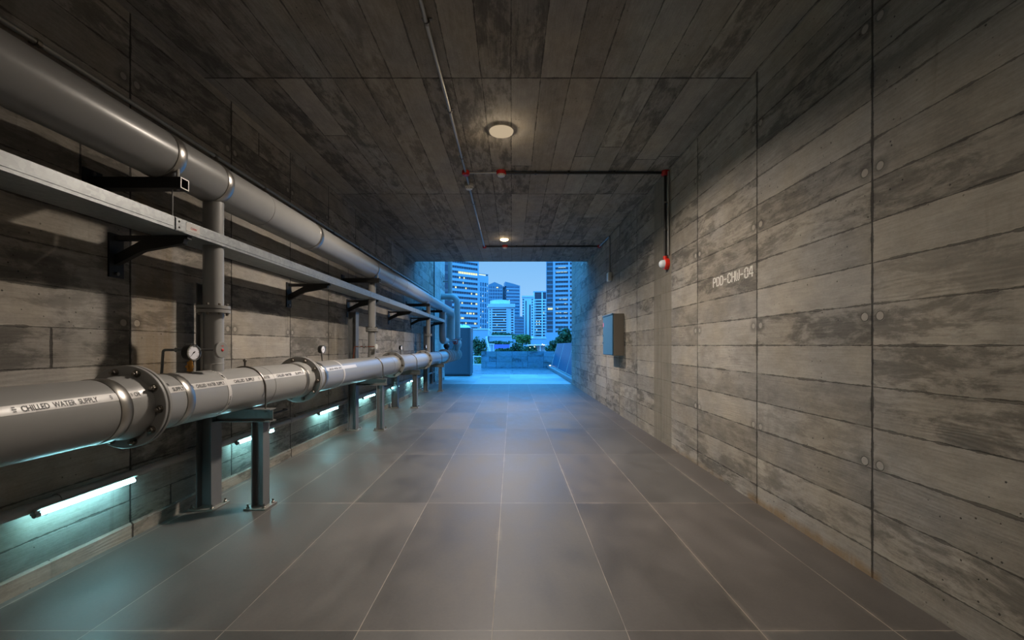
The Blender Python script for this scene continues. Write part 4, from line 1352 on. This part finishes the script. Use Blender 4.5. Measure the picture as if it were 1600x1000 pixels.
# its lower wing
A2 = Tower(747.6, 312.5, 762.5, 318, 427, 26, 'office_wing', 'lower wing with vertical fins against the banded office tower', 'glazing_blue')
A2.slab('crown', 'facade', 0, 1, A2.z(441), A2.z(430), .5)
A2.slab('cornice', 'facade', 0, 1, A2.z(427.5), A2.top, .6)
A2.lit(.02, .75, A2.z(429.8), A2.z(427.8), 'lit_cool')
for k, x in enumerate((0, .27, .52, .78, .93)):
    A2.slab('fin', 'facade', x, x + (.07 if k else .12), GZ, A2.z(441), .7, 1)
A2.floors(0, 1, [A2.z(449 + 8.3 * k) for k in range(9)], 1.1, 'facade', .3, back=1)
A2.slab('podium', 'facade', -.2, 1.0, GZ, A2.z(513), 1.0)
for k in range(9):
    x = rw.choice((.13, .36, .61, .85))
    A2.lit(x, x + .1, A2.z(446 + 8.3 * k), A2.z(444.2 + 8.3 * k), rw.choice(('lit', 'lit_cool')))
# J: dark building behind the vent pipe
J = Tower(688, 180, 706.5, 182, 380, 20, 'glass_block', 'dark glass block behind the slim vent pipe at the left edge', 'facade_dark', ztop=60)
for k in range(9):
    J.slab('window_band', 'glazing', .1, .95, J.z(520 - 14 * k), J.z(511 - 14 * k), .1, .2)
J.slab('pier', 'facade_mid', 0, .1, GZ, J.top, .3, 1)
# B C D: glass towers with sloped crowns
B = Tower(761.5, 425, 785, 427, 447, 8, 'glass_tower', 'blue glass tower with a peaked roof behind the white curved block', 'glazing_blue')
mm = MB()
a = B.p0 + Vector((0, 0, B.top))
mm.prism([(0, 0), (B.W, 0), (B.W, 1.0), (B.W * .48, 4.2), (B.W * .1, 1.6)], a, B.ex, (0, 0, 1), B.ey, 8)
mm.build('roof', M['facade_mid'], B.t)
B.floors(0, 1, [B.top - 3.3 * k for k in range(1, 26)], .7, 'facade', .3)
for k in range(7):
    B.slab('mullion', 'facade', k / 6.0 - .01, k / 6.0 + .01, B.z(520), B.top, .35, .6)
B.lit(.6, .72, B.z(449.8), B.z(448.2), 'lit', .4)
Cc = Tower(784, 442, 793, 442, 447.5, 6, 'core_tower', 'dark narrow lift tower between the two blue glass towers', 'facade_dark')
Cc.slab('crown', 'facade_dark', -.05, 1.05, Cc.z(450), Cc.top, .6)
for k in range(7):
    Cc.lit(.62, .85, Cc.z(456 + 6 * k), Cc.z(454.6 + 6 * k), 'lit_cool')
D = Tower(791, 428, 812.5, 430, 447, 12, 'glass_tower', 'blue glass tower with a roof slanting down to the right', 'glazing_blue')
mm = MB()
mm.prism([(-D.W * .07, 0), (D.W, 0), (D.W, .6), (D.W * .5, 2.6), (-D.W * .07, 4.4)], D.p0 + Vector((0, 0, D.top)), D.ex, (0, 0, 1), D.ey, 12)
mm.build('roof', M['facade_mid'], D.t)
D.floors(0, 1, [D.top - 3.3 * k for k in range(1, 30)], 1.15, 'facade', .35)
D.slab('pier', 'facade', .95, 1.0, GZ, D.top, .5, 1)
for k in range(6):
    x = rw.uniform(.05, .85)
    D.lit(x, x + .05, D.top - 3.3 * (3 * k + 2) + 1.5, D.top - 3.3 * (3 * k + 2) + 2.6, 'lit_cool', .3)
# small block below D
Fb = Tower(803, 330, 819, 334, 496, 20, 'low_block', 'low banded block between the white curved block and the white twin tower', 'glazing_blue')
Fb.floors(0, 1, [Fb.top - 2.2 * k for k in range(0, 9)], .9, 'facade_mid', .4)
# E: white block with rounded balconies
E = Tower(763, 250, 804, 250, 475.5, 22, 'apartment_block', 'white apartment block with rows of dark balconies and a rounded top storey', 'facade_white')
s0 = 4.05 * 250 / F
cxE = E.p0.x + E.W * .42
pts = []
for k in range(25):
    a = PI * k / 24
    pts.append((-math.cos(a), -math.sin(a)))
rp = MB().prism([(p[0] * E.W * .40, p[1] * 7 + 12) for p in pts] + [(E.W * .4, 20), (-E.W * .4, 20)], (cxE, 250, E.top), (1, 0, 0), (0, 1, 0), (0, 0, 1), E.z(467) - E.top)
rp.build('penthouse', M['facade_white'], E.t)
E.slab('parapet_band', 'facade_white', -.02, 1.02, E.z(480), E.top + .3, 1.0)
for k in range(11):
    z = E.z(485.2 + 3.98 * k)
    E.slab('balcony_recess', 'glazing', E.q(769.5), E.q(791), z, z + .85, .06, .1)
    E.slab('balcony_rail', 'facade_white', E.q(768.8), E.q(791.5), z - .66, z - .04, 1.1, .2)
    for (u, w) in ((765.2, 1.6), (798.6, 3.6)):
        E.slab('side_window', 'glazing', E.q(u), E.q(u + w), z, z + .75, .06, .1)
for k, (px, row) in enumerate(((772, 9), (784, 8), (776, 6), (787, 4), (774, 2))):
    z = E.z(485.2 + 3.98 * row)
    E.lit(E.q(px), E.q(px + 1.1), z + .1, z + .7, 'lit_cool')
# G + H: white twin tower
Gt = Tower(816, 352, 833.3, 351.5, 463, 18, 'apartment_tower', 'slender white tower with dark vertical slots', 'facade_white')
Gt.slab('roof_band', 'facade_white', -.03, 1.03, Gt.z(464.5), Gt.top + .4, .6)
for (u, w) in ((821.1, 1.6), (827, 2.2)):
    Gt.slab('window_slot', 'glazing', Gt.q(u), Gt.q(u + w), Gt.z(526), Gt.z(470 if u < 824 else 476), .08, .1)
for k in range(14):
    z = Gt.z(524 - 4.2 * k)
    Gt.slab('side_window', 'glazing', Gt.q(816.5), Gt.q(818.6), z, z + 1.2, .08, .1)
    Gt.slab('side_window', 'glazing', Gt.q(830.8), Gt.q(832.6), z, z + 1.2, .08, .1)
Ht = Tower(833.6, 376, 854.5, 375, 455.5, 20, 'apartment_tower', 'pale tower with a gridded facade and glass crown beside the right office tower', 'glazing')
Ht.slab('cornice', 'facade', -.02, 1.02, Ht.z(457), Ht.top + .2, .6)
for k in range(14):
    z = Ht.z(468.5 + 4.45 * k)
    Ht.slab('balcony_band', 'facade_white', .0, 1, z - .45, z + .45, .7, 1.2)
for (u, w) in ((833.6, 1.8), (836.6, .5), (846.2, 2.0), (851.5, .8)):
    Ht.slab('pier', 'facade_white', Ht.q(u), Ht.q(u + w), GZ, Ht.z(457 if w > 1 else 468), .8, 1.2)
for k in range(7):
    px = rw.choice((838, 842, 849))
    z = Ht.z(470.8 + 4.45 * rw.randrange(13))
    Ht.lit(Ht.q(px), Ht.q(px + 1.3), z - .6, z + .5, 'lit_cool')
# domed pavilion at the foot of the white tower
p = at(828, 530, 130)
dm = thing('pavilion', 'small white domed pavilion at the foot of the slender white tower', 'pavilion', (p.x, 130, GZ))
MB().lathe((p.x, 130, GZ), (0, 0, 1), [(0, .001), (0, 1.5), (p.z - GZ, 1.5), (p.z - GZ, .001)], 24).build('drum', M['facade_white'], dm)
MB().lathe((p.x, 130, p.z + .001), (0, 0, 1), [(0, .001), (0, 1.55), (.35, 1.35), (.7, .8), (.85, .001)], 24).build('dome', M['facade_white'], dm)
# I: right office tower
I = Tower(853.6, 200, 905, 197, 300, 26, 'office_tower', 'tall office tower at the right edge of the opening with lit window rows', 'glazing', ztop=70)
s0 = 7.0 * 200 / F
for k in range(24):
    z = I.z(515 - 7.0 * k)
    I.slab('spandrel', 'facade_mid', 0, I.q(864.6), z - .35, z + .35, .25, 2)
    I.slab('spandrel', 'facade', I.q(865), 1, z - .52, z + .52, .5, 2)
for (u, w) in ((853.6, .8), (864.2, 3.6), (888, 2.6), (893.8, 2)):
    I.slab('pier', 'facade', I.q(u), I.q(u + w), GZ, I.top, .8, 2)
for k in range(4):
    I.slab('mullion', 'facade_mid', I.q(856 + 2.2 * k), I.q(856.25 + 2.2 * k), I.z(519), I.top, .35, .5)
for k in range(4):
    I.slab('mullion', 'facade_mid', I.q(872 + 4 * k), I.q(872.3 + 4 * k), I.z(519), I.top, .3, .5)
I.slab('podium', 'facade', -.01, 1.01, GZ, I.z(519.5), 1.0)
for (px, w, py) in ((869, 6.5, 424.6), (876.5, 3.5, 424.6), (881, 5, 424.6), (872, 12, 417.5), (874, 3, 466.6), (879, 7, 466.6), (890.6, 2.4, 466.6), (856, 7.5, 482.6), (868.6, 4, 487.6), (874, 3, 487.6), (881, 5, 487.6),
                    (890.6, 2.6, 487.4), (875, 2, 494.6), (883, 2, 494.6), (882, 3, 473.6), (891, 2, 452.6), (870, 2.5, 480.6)):
    I.lit(I.q(px), I.q(px + w), I.z(py + 1.6), I.z(py - 1.6), 'lit', .2)

# ================================================================== sky, camera, colour
W = bpy.data.worlds.new('blue_hour_sky')
SC.world = W
W.use_nodes = True
nt = W.node_tree
nt.nodes.clear()
tc = nt.nodes.new('ShaderNodeTexCoord')
sx = nt.nodes.new('ShaderNodeSeparateXYZ')
nt.links.new(tc.outputs['Generated'], sx.inputs[0])
rp = nt.nodes.new('ShaderNodeValToRGB')
e = rp.color_ramp.elements
e[0].position, e[0].color = 0.0, (.34, .62, .92, 1)
e[1].position, e[1].color = 1.0, SKYTOP
n1 = e.new(.07)
n1.color = (.30, .58, .92, 1)
n2 = e.new(.20)
n2.color = (.19, .47, .86, 1)
n3 = e.new(.28)
n3.color = SKYMID
nt.links.new(sx.outputs[2], rp.inputs[0])
bg = nt.nodes.new('ShaderNodeBackground')
bg.inputs[1].default_value = 1.0
nt.links.new(rp.outputs[0], bg.inputs[0])
ow = nt.nodes.new('ShaderNodeOutputWorld')
nt.links.new(bg.outputs[0], ow.inputs[0])

cam = bpy.data.cameras.new('camera')
cam.sensor_width = 36
cam.lens = 15
cam.shift_y = (HY - 500) / 1600
cam.clip_end = 3000
co = bpy.data.objects.new('camera', cam)
COL.objects.link(co)
co.location = (0, 0, H)
co.rotation_euler = (PI / 2, 0, 0)
SC.camera = co
vs_ = SC.view_settings
vs_.view_transform = 'Standard'
vs_.look = 'None'
vs_.exposure = EXPO
vs_.gamma = 1
vs_.use_curve_mapping = False
SC.cycles.use_denoising = True
SC.cycles.max_bounces = 8
SC.cycles.sample_clamp_indirect = 4.0
